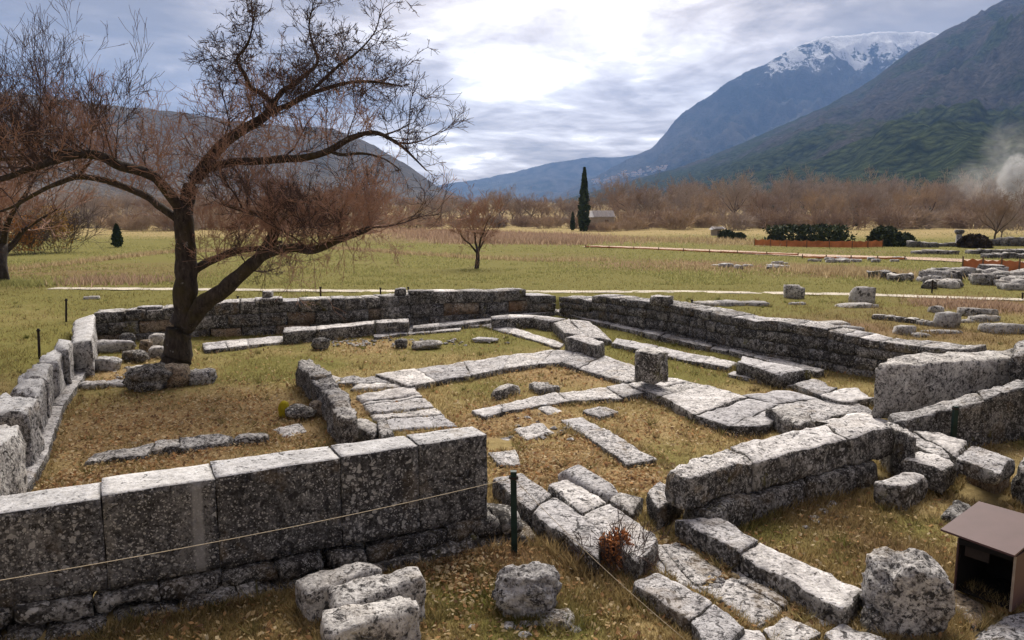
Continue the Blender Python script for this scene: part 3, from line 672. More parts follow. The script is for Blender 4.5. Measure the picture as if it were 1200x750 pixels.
r3 = empty('low_wall', (2.4, 7.2, 0), 'long low pale wall running down to the rounded boulder', 'wall')
for q, z in [([(791,608),(843,605),(890,633),(866,648)], .28), ([(867,649),(891,634),(1016,692),(986,715)], .25)]:
    block(r3, px_quad(q, z), -.12, [SLAB, CRUST], amp=.032, r=.03, chipk=.49)
r4 = empty('double_wall', (3.3, 9.4, 0), 'two-course wall of mossy dark blocks with pale tops, right of centre', 'wall')
row(r4, [(803,560),(850,547),(928,529),(1000,512),(1050,501)], [(779,546),(822,531),(897,513),(970,497),(1020,487)], .72, .34, 3, mat=[SLAB, CRUST], amp=.035, r=.03)
block(r4, px_quad([(1051,503),(1032,489),(1058,497),(1075,512)], .70), -.1, [SLAB, CRUST], amp=.03)
row(r4, [(826,604),(880,584),(944,564),(1032,543)], [(800,580),(850,563),(918,543),(1005,520)], .34, -.1, 4, mat=[CRUST, CRUST], amp=.035, r=.05)
# right edge
loose('stepped block at the right end of the double wall', [(1022,564),(1057,552),(1089,556),(1066,572)], .33, -.1, mat=[SLAB, CRUST], amp=.03)
r5 = empty('stone_foundation', (5, 9.8, 0), 'flat slabs and steps below the thin right-hand post', 'foundation')
for q, z, b_ in [([(1057,535),(1077,526),(1121,541),(1105,550)], .42, .1), ([(1070,503),(1100,505),(1135,519),(1121,532)], .4, 0), ([(1068,505),(1120,532),(1106,538),(1074,522)], .38, 0), ([(1050,545),(1057,535),(1106,551),(1095,560)], .2, -.1)]:
    block(r5, px_quad(q, z), b_, [SLAB, CRUST], amp=.025)
loose('overhanging pale block with a brown hollow under it at the right edge', [(1120,534),(1138,520),(1190,535),(1171,549)], .56, .32, mat=[SLAB, CRUST], amp=.03)
loose('brown squared stone carrying the overhanging block', [(1130,541),(1145,532),(1186,545),(1170,556)], .31, -.1, mat=[TAN, TAN], amp=.02)
loose('dark block cut by the right edge beyond the brown shelter', [(1190,541),(1204,531),(1236,545),(1218,562)], .5, -.1, mat=[STONE, CRUST], amp=.04)
loose('low mossy rock in the grass behind the brown shelter', [(1098,594),(1125,584),(1150,592),(1130,606)], .22, -.1, mat=[CRUST, CRUST], amp=.06, r=.1)
bk = loose('huge weathered block with a rounded top at the right', [(1026,430),(1191,419),(1188,408),(1047,415)], 1.05, .2, mat=[STONE, STONE], amp=.035, r=.05, seg=.09)
loose('large dark block cut by the right edge above the huge block', [(1186,413),(1250,416),(1250,393),(1192,391)], 1.22, .3, mat=[STONE, CRUST], amp=.05, r=.1)
r6 = empty('low_wall', (7, 11.9, 0), 'dark lichened wall course in front of the huge block', 'wall')
row(r6, [(1048,494),(1110,482),(1200,456),(1262,438)], [(1042,486),(1106,472),(1192,444),(1250,428)], [.5, 1.0], -.1, 3, mat=[STONE, CRUST], amp=.03)
loose('thick paving slab in front of the brown shelter', [(1104,692),(1112,680),(1168,711),(1142,737)], .1, -.12, 'slab', 'flat_slab', [TAN, CRUST])
loose('broad slab filling the bottom right corner', [(1128,748),(1176,715),(1240,712),(1235,775)], .1, -.12, 'slab', 'flat_slab', [SLAB, CRUST])
boulder('big rounded pale boulder beside the brown shelter', 1056, 738, .58, .70, .56, z=0, amp=.2, sq=.52, sub=5, seed=2)
boulder('small dark stone tucked under the big rounded boulder', 1030, 742, .3, .26, .28, z=0, cat='stone', name='small_stone', amp=.25, mat=CRUST, seed=4)
# foreground stones
loose('rearmost of three grey blocks lying against the front wall', [(345,676),(438,649),(450,662),(362,697)], [.36,.44,.44,.34], -.1, amp=.032, r=.03, mat=[STONE, STONE])
loose('middle one of three grey blocks lying against the front wall', [(385,686),(492,661),(502,676),(392,712)], [.42,.46,.46,.4], -.1, amp=.032, r=.03, mat=[STONE, STONE])
loose('nearest of three grey blocks, cut by the bottom edge', [(377,712),(482,692),(492,709),(380,746)], [.5,.5,.48,.48], -.1, amp=.032, r=.03, mat=[STONE, STONE])
boulder('white rounded stone in the grass near the green post', 618, 720, .56, .46, .46, z=0, name='boulder', amp=.26, sq=.35, sub=5, seed=7)
boulder('half-buried stone beside the white rounded stone', 655, 738, .3, .16, .26, z=0, cat='stone', name='small_stone', amp=.25, seed=9)
# stones round the tree and rubble
pile = [('pale squared slab in the stones left of the tree', 127, 434, .5, .3, .4, 0), ('flat stone at the foot of the left ledge', 110, 455, .5, .14, .35, 1), ('long low stone behind the stones left of the tree', 135, 412, .9, .3, .35, 1),
        ('dark wedge-shaped stone left of the tree', 160, 423, .55, .26, .4, 2), ('small upright stone left of the tree', 150, 409, .3, .42, .3, 2), ('squarish pale stone stacked left of the trunk', 185, 407, .42, .36, .36, 0),
        ('pale stone under the stacked one left of the trunk', 188, 418, .5, .26, .4, 0), ('flat grey stone between the wedge and the pitted boulder', 165, 436, .5, .14, .4, 0), ('reddish stone in the leaves left of the trunk', 172, 412, .3, .3, .3, 3),
        ('thin stone sunk in leaves left of the pitted boulder', 140, 452, .6, .1, .35, 1)]
for lab, x, y, w, h, d, k in pile:
    boulder(lab, x, y, w, h, d, cat='stone', name='loose_stone', mat=[STONE, SLAB, CRUST, TAN][k], amp=.2, sq=.72, sub=3, seed=x*.1, rot=random.uniform(-.5, .5))
boulder('dark pitted boulder in front of the tree trunk', 176, 456, .8, .52, .6, cat='boulder', mat=CRUST, amp=.3, sq=.3, seed=21, rot=.3)
boulder('round-backed brown boulder at the foot of the trunk', 204, 452, .75, .48, .6, cat='boulder', mat=TAN, amp=.15, sq=.3, seed=23)
boulder('purplish stone right of the tree trunk', 236, 449, .55, .3, .4, cat='stone', name='loose_stone', mat=STONE, amp=.2, sq=.5, seed=25, rot=.5)
boulder('small dark stone below the low stone bench', 376, 409, .42, .3, .35, cat='stone', name='loose_stone', mat=CRUST, amp=.25, seed=27, sub=3)
boulder('sunken grey stone in the rear court grass', 500, 408, .75, .2, .45, cat='stone', name='loose_stone', mat=STONE, amp=.3, seed=29, sub=3, rot=.4)
boulder('small brown stone in the rear court grass', 470, 407, .3, .22, .3, cat='stone', name='loose_stone', mat=CRUST, amp=.25, seed=30, sub=3)
boulder('thin flat stone in the rear court near the foundation corner', 568, 400, .7, .1, .4, cat='stone', name='loose_stone', mat=SLAB, amp=.2, seed=31, sub=3)
boulder('upright stone covered in yellow lichen', 333, 489, .17, .3, .16, cat='stone', name='lichen_stone', mat=LICH, amp=.15, sq=.4, seed=33, sub=3)
boulder('dark rubble stone beside the yellow lichen stone', 352, 490, .5, .22, .4, cat='stone', name='loose_stone', mat=CRUST, amp=.3, seed=35, sub=3)
boulder('brown rubble stone behind the broken stone', 378, 486, .4, .26, .4, cat='stone', name='loose_stone', mat=TAN, amp=.3, seed=36, sub=3)

# ------------------------------------------------------------------ trees
class Tubes:
    def __init__(s): s.v = []; s.f = []
    def add(s, pts, rad, sides=3):
        n = len(pts); base = len(s.v); up = Vector((.31, .17, .93))
        for i in range(n):
            d = pts[min(i+1, n-1)] - pts[max(i-1, 0)]
            if d.length < 1e-6: d = Vector((0, 0, 1))
            d.normalize(); a = d.cross(up)
            if a.length < .1: a = d.cross(Vector((1, 0, 0)))
            a.normalize(); b = d.cross(a)
            for k in range(sides):
                t = 6.2832*k/sides; s.v.append(pts[i] + (a*math.cos(t) + b*math.sin(t))*rad[i])
        for i in range(n-1):
            for k in range(sides):
                p = base + i*sides + k; q = base + i*sides + (k+1) % sides
                s.f.append((p, q, q+sides, p+sides))
        s.f.append(tuple(base + (n-1)*sides + k for k in range(sides)))
rv = lambda: Vector((random.gauss(0, 1), random.gauss(0, 1), random.gauss(0, 1)))
def grow(tb, p, d, L, r, depth, kids=(2, 4), up=.25, wig=.22, sides=3, nseg=4, spread=.8, ratio=(.45, .75), rmin=.003):
    pts = [p.copy()]; rad = [r]; d = d.normalized()
    for i in range(nseg):
        d = (d + rv()*wig*.5 + Vector((0, 0, up*.5))).normalized()
        pts.append(pts[-1] + d*(L/nseg)); rad.append(max(r*(1 - .75*(i+1)/nseg), rmin))
    tb.add(pts, rad, sides if r > .02 else 3)
    if depth <= 0: return
    for _ in range(random.randint(*kids)):
        k = random.uniform(.25, 1.0)*nseg; i = min(int(k), nseg-1); q = pts[i].lerp(pts[i+1], k-i)
        dd = ((pts[i+1]-pts[i]).normalized() + rv()*spread*.6).normalized()
        grow(tb, q, dd, L*random.uniform(*ratio), max(r*.55*(1 - .4*k/nseg), rmin), depth-1, kids, up, wig, sides, max(2, nseg-1), spread, ratio, rmin)
def catmull(pts, n=6):
    out = []
    for i in range(len(pts)-1):
        p0, p1, p2, p3 = pts[max(i-1, 0)], pts[i], pts[i+1], pts[min(i+2, len(pts)-1)]
        for k in range(n):
            t = k/n; out.append(.5*((2*p1) + (p2-p0)*t + (2*p0-5*p1+4*p2-p3)*t*t + (3*p1-p0-3*p2+p3)*t**3))
    out.append(pts[-1]); return out
def bark_mat(name, dark, light, moss):
    m, t, b = material(name); co = t.new('ShaderNodeNewGeometry').outputs['Position']
    st_ = t.new('ShaderNodeVectorMath', {0: co, 1: (1, 1, .35)}, operation='MULTIPLY').outputs[0]
    n = t.noise(st_, 14, 6, .7); n2 = t.noise(co, 2.4, 4); n3 = t.noise(co, 7, 5, .7)
    c = t.mix(t.ramp(n, [(.35, 0.0), (.7, 1.0)]), dark, light)
    c = t.mix(t.ramp(n2, [(.5, 0.0), (.66, .6)]), c, moss)
    c = t.mix(t.ramp(n3, [(.63, 0.0), (.69, .75)]), c, (.26, .25, .24))
    t.l.new(c, b.inputs['Base Color'])
    t.l.new(t.new('ShaderNodeBump', {'Strength': 1.0, 'Distance': .03, 'Height': n}).outputs[0], b.inputs['Normal'])
    return m
BARK = bark_mat('dark_bark', (.020, .016, .014), (.095, .075, .062), (.065, .052, .018))
TWIG = plain('reddish_twigs', (.36, .22, .16), .9, .3, 1.5); TWIGD = plain('dark_twigs', (.085, .058, .05), .9, .3, 1.5)
def limb_mesh(px_pts, Y0, sides=9):
    """tapering limb through (px, py, dY, width in px) points of a tree that stands at distance Y0"""
    pts, rad = [], []
    for x, y, dy, w in px_pts:
        p = AT(x, y, Y0 + dy); pts.append(p); rad.append(w*(.41 if w > 20 else .38)*(Y0+dy)/FPX)
    c = catmull(pts, 5); rr = np.interp(np.linspace(0, 1, len(c)), np.linspace(0, 1, len(rad)), rad)
    c = [p + noise.noise_vector(p*2.1)*float(r)*.35 for p, r in zip(c, rr)]
    rr = [float(r)*(1 + .14*noise.noise(p*5)) for p, r in zip(c, rr)]
    tb = Tubes(); tb.add(c, rr, sides); return tb, c, rr
TB = PG(210, 431); TY = TB.y
bt = empty('bare_tree', TB, 'large leaning bare tree with spreading mossy limbs inside the ruin', 'tree')
def limb(name, pts, sides=9):
    tb, c, r_ = limb_mesh(pts, TY, sides); part(name, tb.v, tb.f, BARK, bt, smooth=True); return c, r_
limb('trunk', [(207,441,0,52),(208,425,0,42),(211,395,0,37),(216,360,0,35),(219,325,0,31),(217,290,0,28),(214,262,0,27),(212,244,0,24)], 14)
L1 = limb('branch', [(218,385,0,24),(236,358,-.1,25),(268,333,-.3,22),(300,304,-.5,19),(318,280,-.6,17),(324,262,-.6,14),(306,252,-.5,10),(284,246,-.3,7),(262,240,0,4)])
L1b = limb('branch', [(300,304,-.5,14),(322,294,-.7,14),(346,291,-.9,14),(367,293,-1,13),(395,282,-1.1,11),(425,271,-1.2,9),(436,266,-1.2,6)])
L1c = limb('branch', [(222,322,0,14),(238,311,.2,13),(256,302,.3,11),(283,293,.4,10),(305,291,.3,8),(330,283,.2,5)])
L2 = limb('branch', [(214,262,0,24),(222,225,.2,21),(240,192,.4,19),(262,168,.6,17),(283,153,.8,15),(305,141,.9,14),(318,128,.9,13),(322,116,.9,11)])
L2a = limb('branch', [(320,124,.9,9),(308,110,.9,8),(293,102,.8,7),(288,90,.7,6.5),(281,78,.6,6),(278,68,.5,5),(290,52,.5,4),(296,30,.4,2.5),(300,8,.4,1.5)])
L2b = limb('branch', [(321,120,.9,9),(331,106,1,8),(346,97,1.2,7),(360,86,1.3,6),(372,72,1.4,5),(366,50,1.5,4),(362,28,1.6,2.5),(368,2,1.6,1.5)])
L2c = limb('branch', [(312,134,.9,9),(336,124,.7,8),(360,112,.5,7),(388,102,.3,6),(415,96,.2,5),(440,96,.1,3.5),(466,100,0,2)])
L2d = limb('branch', [(360,112,.5,5),(376,96,.3,5),(396,78,.2,4),(420,60,.1,3),(440,36,0,2),(446,10,0,1.2)])
L3 = limb('branch', [(236,200,.3,12),(262,192,.0,12),(290,189,-.3,12),(325,187,-.5,12),(358,185,-.7,11),(385,176,-.9,10),(410,162,-1,9),(438,156,-1.1,7),(462,166,-1.2,5),(480,180,-1.2,3.5),(500,200,-1.2,2)])
L3b = limb('branch', [(385,176,-.9,6),(400,181,-.8,5.5),(425,180,-.7,4),(450,186,-.6,2.5),(470,200,-.6,1.6)])
L4 = limb('branch', [(214,258,0,18),(204,236,-.1,17),(180,206,-.3,16),(142,194,-.6,15),(112,182,-.8,14),(70,186,-1.1,12),(34,199,-1.4,10),(-10,212,-1.7,8),(-70,220,-2,4)])
L4b = limb('branch', [(112,182,-.8,10),(80,178,-.5,9),(50,184,-.2,8),(10,186,.1,7),(-40,192,.4,4)])
L5 = limb('branch', [(206,256,0,13),(186,240,.2,12),(166,227,.4,11),(128,213,.7,10),(94,207,.9,9),(62,217,1.1,7),(36,230,1.3,6),(12,244,1.5,4),(-30,256,1.7,2)])
L5b = limb('branch', [(94,207,.9,5),(98,198,.9,5),(106,188,.8,4),(112,170,.8,3)])
tw = Tubes(); twd = Tubes()
def shoots(tb, limbc, n, L, r=.009, up=.5, t0=0.0, t1=1.0, depth=2, kids=(2, 4), base_up=1.0, side=.5, spread=.7, wig=.25, rmin=.0035, ratio=(.35, .7)):
    c, rr = limbc
    for _ in range(n):
        k = random.uniform(t0, t1)*(len(c)-1); i = min(int(k), len(c)-2); p = c[i].lerp(c[i+1], k-i)
        d = (rv()*side + Vector((0, 0, base_up)) + (c[i+1]-c[i]).normalized()*.25)
        grow(tb, p, d, random.uniform(*L), min(r*random.uniform(.7, 1.3), max(rr[i]*.7, .004)), depth, kids, up, wig, 5, 4, spread, ratio, rmin)
# tall upright shoots of the left limbs
shoots(twd, L4, 24, (.7, 1.9), .014, .35, .25, 1, 3, (3, 5), 1.1, .5, .8, .4); shoots(twd, L4b, 18, (.8, 2.0), .014, .35, .1, 1, 3, (3, 5), 1.1, .5, .8, .4)
shoots(tw, L4, 76, (.4, 1.5), .009, .25, .15, 1, 3, (2, 4), .8, .7, .9, .4); shoots(tw, L4b, 40, (.4, 1.5), .009, .25, 0, 1, 3, (2, 4), .8, .7, .9, .4)
shoots(tw, L5, 52, (.4, 1.2), .009, .2, .1, 1, 3, (2, 4), .6, .8, .9, .4); shoots(tw, L5b, 8, (.5, 1.2), .008)
# upper crown
for lb, n in ((L2a, 26), (L2b, 28), (L2c, 26), (L2d, 18)):
    shoots(twd, lb, int(n*1.5), (.3, .85), .011, .10, .15, 1, 3, (3, 4), .3, .8, .95, .35, .0045)
shoots(twd, L3, 20, (.25, .6), .010, .02, .55, 1, 2, (3, 5), .25, .8, .9, .3); shoots(twd, L3b, 12, (.25, .6), .008, .0, .2, 1, 2, (3, 4), .1, .8, .9)
shoots(tw, L3, 44, (.4, 1.2), .009, .25, 0, .7, 3, (2, 4), .8, .6, .9, .4); shoots(tw, L2, 70, (.4, 1.3), .009, .2, .1, .9, 3, (2, 4), .7, .8, .9, .4)
# thickets of reddish shoots over the right limb
shoots(tw, L1, 50, (.5, 1.3), .010, .25, .45, 1, 3, (3, 4), .8, .7, .9, .4); shoots(tw, L1b, 90, (.5, 1.35), .010, .22, .1, 1, 3, (3, 4), .8, .75, .9, .4); shoots(tw, L1c, 44, (.5, 1.25), .009, .22, .2, 1, 3, (3, 4), .8, .7, .9, .4)
for lb, n in ((L1, 7), (L1b, 12), (L4, 10), (L5, 7), (L2, 8), (L3, 8), (L4b, 5)): shoots(twd, lb, n, (.7, 1.4), .02, .2, .3, .95, 3, (4, 6), .8, .75, .95, .42, .004, (.4, .7))
shoots(tw, L1b, 26, (.3, .9), .006, -.35, .3, 1, 2, (2, 3), -.3, .8); shoots(tw, L1, 20, (.3, .8), .006, -.2, .5, .9, 2, (2, 3), -.1, .9)
part('dark_twigs', twd.v, twd.f, TWIGD, bt); part('red_twigs', tw.v, tw.f, TWIG, bt)

def make_tree(name, h, seed, mat_trunk, mat_twig, trunk_r=.16, forks=5, lean=.25, bushy=1.0, rm=.02, depth=3):
    """bare tree at the origin: trunk and crown"""
    random.seed(seed)
    root = bpy.data.objects.new(name, None); COL.objects.link(root)
    tb = Tubes(); cr = Tubes(); th = h*random.uniform(.16, .3)
    tp = [Vector((0, 0, -.2)), Vector((random.gauss(0, .1), random.gauss(0, .1), th*.5)), Vector((random.gauss(0, .2), random.gauss(0, .2), th))]
    tb.add(catmull(tp, 3), list(np.linspace(trunk_r*1.2, trunk_r*.8, 7)), 7)
    for i in range(forks):
        a = 6.283*(i + random.random()*.6)/forks; d = Vector((math.cos(a)*lean*2, math.sin(a)*lean*2, 1)).normalized()
        pts = [tp[2] - Vector((0, 0, random.uniform(0, .3)*th))]; L = (h - th)*random.uniform(.55, .8); rr = [trunk_r*.62]
        for k in range(5):
            d = (d + rv()*.18 + Vector((0, 0, .12))).normalized(); pts.append(pts[-1] + d*L/5); rr.append(trunk_r*.55*(1 - .16*(k+1)))
        tb.add(pts, rr, 5)
        for _ in range(int(9*bushy)):
            k = random.uniform(.6, 5); j = min(int(k), 4); q = pts[j].lerp(pts[j+1], k-j)
            dd = ((pts[j+1]-pts[j]).normalized()*.6 + rv()*.55 + Vector((0, 0, .35)))
            grow(cr, q, dd, h*random.uniform(.14, .3), max(trunk_r*.16, rm), depth, (2, 4), .2, .25, 3, 3, .8, (.45, .75), rm)
    t_ = put('trunk', mesh('trunk', tb.v, tb.f, mat_trunk, smooth=True), root); c_ = put('crown', mesh('crown', cr.v, cr.f, mat_twig), root)
    return root
def hide_away(o):
    for q in list(o.children): bpy.data.objects.remove(q)
    bpy.data.objects.remove(o)
# the small tree in the meadow and the tree at the left edge
sb = PG(558, 315)
tr = make_tree('small_bare_tree', 3.9, 42, BARK, TWIG, .11, 4, .33, 1.7, .007, 3); tr.location = sb
tag(tr, 'small forked bare tree standing alone in the meadow', 'tree')
le = PG(4, 332)
tr = make_tree('bare_tree', 6.2, 17, BARK, TWIG, .24, 5, .5, 1.3, .010, 3); tr.location = le
tag(tr, 'dark-trunked bare tree at the left edge of the meadow', 'tree')
# far belt of bare trees
IVY = []
BK = [plain('grey_bark', (.20, .155, .125), .9, .3, 1), plain('brown_bark', (.11, .08, .062), .9, .3, 1)]
TK = [plain('tan_twigs', (.44, .33, .235), .95, .3, .3), plain('brown_twigs', (.33, .24, .18), .95, .3, .3), plain('grey_twigs', (.38, .31, .26), .95, .3, .3)]
protos = [make_tree('woodland_tree', 11 + (i % 3)*1.5, 100+i, BK[i % 2], TK[i % 3], .27, 5 + i % 3, .32 + .08*(i % 3), 1.45, .021, 3) for i in range(7)]
random.seed(77)
spots = []
def line_spots(x0, x1, n, y0, y1, s0, s1):
    for i in range(n):
        px = x0 + (x1-x0)*(i + random.random())/n; spots.append((px, random.uniform(y0, y1), random.uniform(s0, s1)))
line_spots(500, 690, 26, 256, 262, .6, .85); line_spots(700, 1240, 44, 257, 262, .7, 1.15); line_spots(720, 1240, 30, 262, 267, .5, 1.0); line_spots(-30, 520, 40, 257, 262, .6, .85); line_spots(-30, 500, 26, 263, 268, .55, .8); line_spots(800, 1200, 16, 255, 257, 1.0, 1.4)
used = set()
for i, (px, py, s) in enumerate(spots):
    k = random.randrange(len(protos)); p = PG(px, py)
    t_ = protos[k] if k not in used else copy_tree(protos[k]); used.add(k)
    t_.location = p; t_.rotation_euler = (0, 0, random.uniform(0, 6.28)); t_.scale = (s*random.uniform(.9, 1.2),)*2 + (s,)
    far_ = 'tall pale' if py < 257 else 'hazy brown' if py < 262.5 else 'nearer brown'
    zone_ = 'behind the big leaning tree' if px < 300 else 'left of the small forked tree' if px < 545 else 'left of the cypress' if px < 690 else 'right of the white shed' if px < 860 else 'above the long hedge' if px < 1020 else 'near the smoke'
    tag(t_, far_ + ' bare tree of the far woodland ' + zone_, 'tree', 'bare trees of the far woodland belt')
# ivy-clad trunks in the belt
for px, py, pyt, w_, lab in [(803, 262, 226, 11, 'ivy-clad dark tree in the belt right of the white shed'), (815, 262, 232, 9, 'second ivy-clad dark tree beside the first in the belt'), (1003, 265, 240, 7, 'ivy-clad dark trunk in the belt above the long hedge'), (1088, 266, 243, 7, 'ivy-clad dark trunk in the belt above the round shrub'), (905, 263, 238, 7, 'ivy-clad dark trunk in the belt left of the long hedge')]:
    b_ = PG(px, py); t_ = copy_tree(protos[int(px) % 7]); t_.location = b_; t_.scale = (.85, .85, .95); t_.rotation_euler = (0, 0, px)
    t_.name = 'ivy_tree'; tag(t_, lab, 'tree')
    if 'group' in t_: del t_['group']
    IVY.append((t_, AT(600, pyt, b_.y).z - b_.z, w_*.5*b_.y/FPX))
# brushwood at the foot of the belt
def make_bush(name, h, w, seed, mat, n=60, rm=.014):
    random.seed(seed); tb = Tubes()
    for _ in range(n):
        a = random.uniform(0, 6.28); r_ = w*.4*math.sqrt(random.random()); p = Vector((math.cos(a)*r_, math.sin(a)*r_, -.05))
        grow(tb, p, Vector((math.cos(a)*.5, math.sin(a)*.5, 1)) + rv()*.3, h*random.uniform(.55, 1), rm*1.3, 2, (3, 5), .1, .3, 3, 3, .9, (.4, .7), rm)
    return put(name, mesh(name, tb.v, tb.f, mat))
bushes = [make_bush('bare_bush', 3.0, 4.5, 200+i, TK[i % 3], 70, .024) for i in range(4)]
random.seed(78); used = set()
bs = [(random.uniform(700, 1240), random.uniform(266, 270), random.uniform(.7, 1.2)) for _ in range(38)] + [(697, 271, .45), (708, 271.5, .42), (717, 271, .45), (730, 270.5, .45)] + [(random.uniform(510, 680), random.uniform(264, 268), random.uniform(.5, .9)) for _ in range(20)] + [(random.uniform(-20, 510), random.uniform(266, 271), random.uniform(.6, 1.1)) for _ in range(44)]
for px, py, s in bs:
    if 688 < px < 736 and s > .46: s = .42
    k = random.randrange(4); t_ = bushes[k] if k not in used else copy_tree(bushes[k]); used.add(k)
    t_.location = PG(px, py); t_.rotation_euler = (0, 0, random.uniform(0, 6.28)); t_.scale = (s*1.2, s, s)
    zone_ = 'behind the big leaning tree' if px < 300 else 'left of the small forked tree' if px < 545 else 'left of the cypress' if px < 690 else 'by the white shed' if px < 860 else 'above the long hedge' if px < 1020 else 'near the smoke'
    tag(t_, 'low bare brown bush at the woodland foot ' + zone_, 'bush', 'bare bushes along the woodland belt')
# evergreens
def leafy(name, pts_fn, n, size, mat, parent=None, loc=None, seed=0):
    """mass of small leaf cards filling a volume"""
    rs = np.random.RandomState(seed); c = pts_fn(n, rs); n = len(c)
    a = rs.normal(size=(n, 3)); a /= np.linalg.norm(a, axis=1)[:, None]; b = np.cross(a, rs.normal(size=(n, 3))); b /= np.linalg.norm(b, axis=1)[:, None]
    s = size*rs.uniform(.6, 1.4, (n, 1))
    v = np.stack([c - a*s, c + b*s*.55, c + a*s, c - b*s*.55], 1).reshape(-1, 3)
    f = np.arange(n*4).reshape(-1, 4).tolist()
    return put(name, mesh(name, v, f, mat), parent, loc)
EVG = plain('dark_evergreen', (.055, .080, .034), .85, .6, .9); EVG2 = plain('hedge_evergreen', (.065, .082, .038), .85, .5, .8)
def spindle(h, w):
    def fn(n, rs):
        t = rs.uniform(0, 1, n); a = rs.uniform(0, 6.283, n)
        pr = w*np.minimum(1, (1-t)**.62*1.25)*np.minimum(1, .55 + t*4)*(.86 + .2*np.sin(a*5 + t*19) + .12*np.sin(a*3 - t*31))
        r_ = pr*np.sqrt(rs.uniform(.35, 1, n))
        return np.stack([r_*np.cos(a), r_*np.sin(a), t*h + .1], 1)
    return fn
def cypress(px, py, pyt, wpx, label, seed):
    b = PG(px, py); h = AT(px, pyt, b.y).z - b.z; w = wpx*.5*b.y/FPX
    e = empty('cypress_tree', b, label, 'tree')
    tb = Tubes(); tb.add([Vector((0,0,-.2)), Vector((0,0,h*.3)), Vector((0,0,h*.9))], [w*.16, w*.12, .03], 6)
    put('trunk', mesh('trunk', tb.v, tb.f, BK[1]), e); leafy('crown', spindle(h, w), 5200, .17*w/.8, EVG, e, seed=seed)
for t_, h_, w_ in IVY: leafy('ivy', spindle(h_/.95, w_/.85), 900, .3, EVG, t_, seed=int(h_*7))
cypress(684, 271, 197, 13.5, 'tall dark columnar cypress rising above the woodland', 3)
cypress(671, 270, 249, 6, 'short dark conifer beside the tall cypress', 4)
cypress(138, 290, 264, 12, 'small dark conifer behind the bare tree on the left', 6)
def lump(w, d, h, f=.8):
    def fn(n, rs):
        q = rs.normal(size=(n, 3)); q /= np.linalg.norm(q, axis=1)[:, None]; m = np.abs(q).max(1)[:, None]; q = q*(1-f) + q/m*f
        k = (.86 + .12*np.sin(q[:, :1]*7 + q[:, 1:2]*5) + .08*np.sin(q[:, :1]*17 + q[:, 2:3]*9))*rs.uniform(.82, 1.02, (n, 1))
        q = q*k; return np.stack([q[:, 0]*w/2, q[:, 1]*d/2, np.abs(q[:, 2])*h], 1)
    return fn
def hedge(x0, x1, py, pyt, label, d=3, f=.8, seed=0, mat=None, name='evergreen_shrub'):
    b = PG((x0+x1)/2, py); w = (x1-x0)*b.y/FPX; h = AT(600, pyt, b.y).z - b.z
    b = b + Vector((0, d*.4, 0)); b.z = gz(b.x, b.y)
    o = leafy(name, lump(w, d, h, f), 5200, .16 if w > 6 else .13, mat or EVG2, None, b, seed); tag(o, label, 'shrub')
hedge(905, 1000, 284, 264, 'long dark clipped hedge behind the orange netting', 4, .9, 1)
hedge(1028, 1064, 289, 265, 'round dark evergreen shrub right of the long hedge', 4, .3, 2)
hedge(1046, 1078, 289, 273, 'lower dark shrub against the round evergreen', 3, .3, 3)
hedge(844, 863, 280, 270, 'small dark shrub left of the long hedge', 2, .4, 4); hedge(860, 876, 281, 273, 'smallest dark shrub left of the long hedge', 2, .3, 5)
RUST = plain('rusty_leaves', (.48, .22, .06), .9, .5, .6); RUST2 = plain('ochre_leaves', (.46, .29, .09), .9, .5, .6)
for x0, x1, py, pyt, lab, m_ in [(10, 52, 298, 248, 'rust-leaved shrub right of the dark trunk at the left edge', RUST), (40, 92, 296, 236, 'ochre-leaved shrub left of the small conifer', RUST2)]:
    b = PG((x0+x1)/2, py); w = (x1-x0)*b.y/FPX; h = AT(600, pyt, b.y).z - b.z; e = empty('autumn_shrub', b, lab, 'shrub')
    leafy('leaves', (lambda w_, h_: lambda n, rs: np.clip(rs.normal(size=(n, 3)), -2, 2)*np.array([w_*.2, w_*.2, h_*.2]) + np.array([0, 0, h_*.5]))(w, h), 1500, .085, m_, e, seed=int(x0))
    bsh = make_bush('stems', h*.8, w*.8, int(x0), BK[1], 34, .012); bsh.parent = e

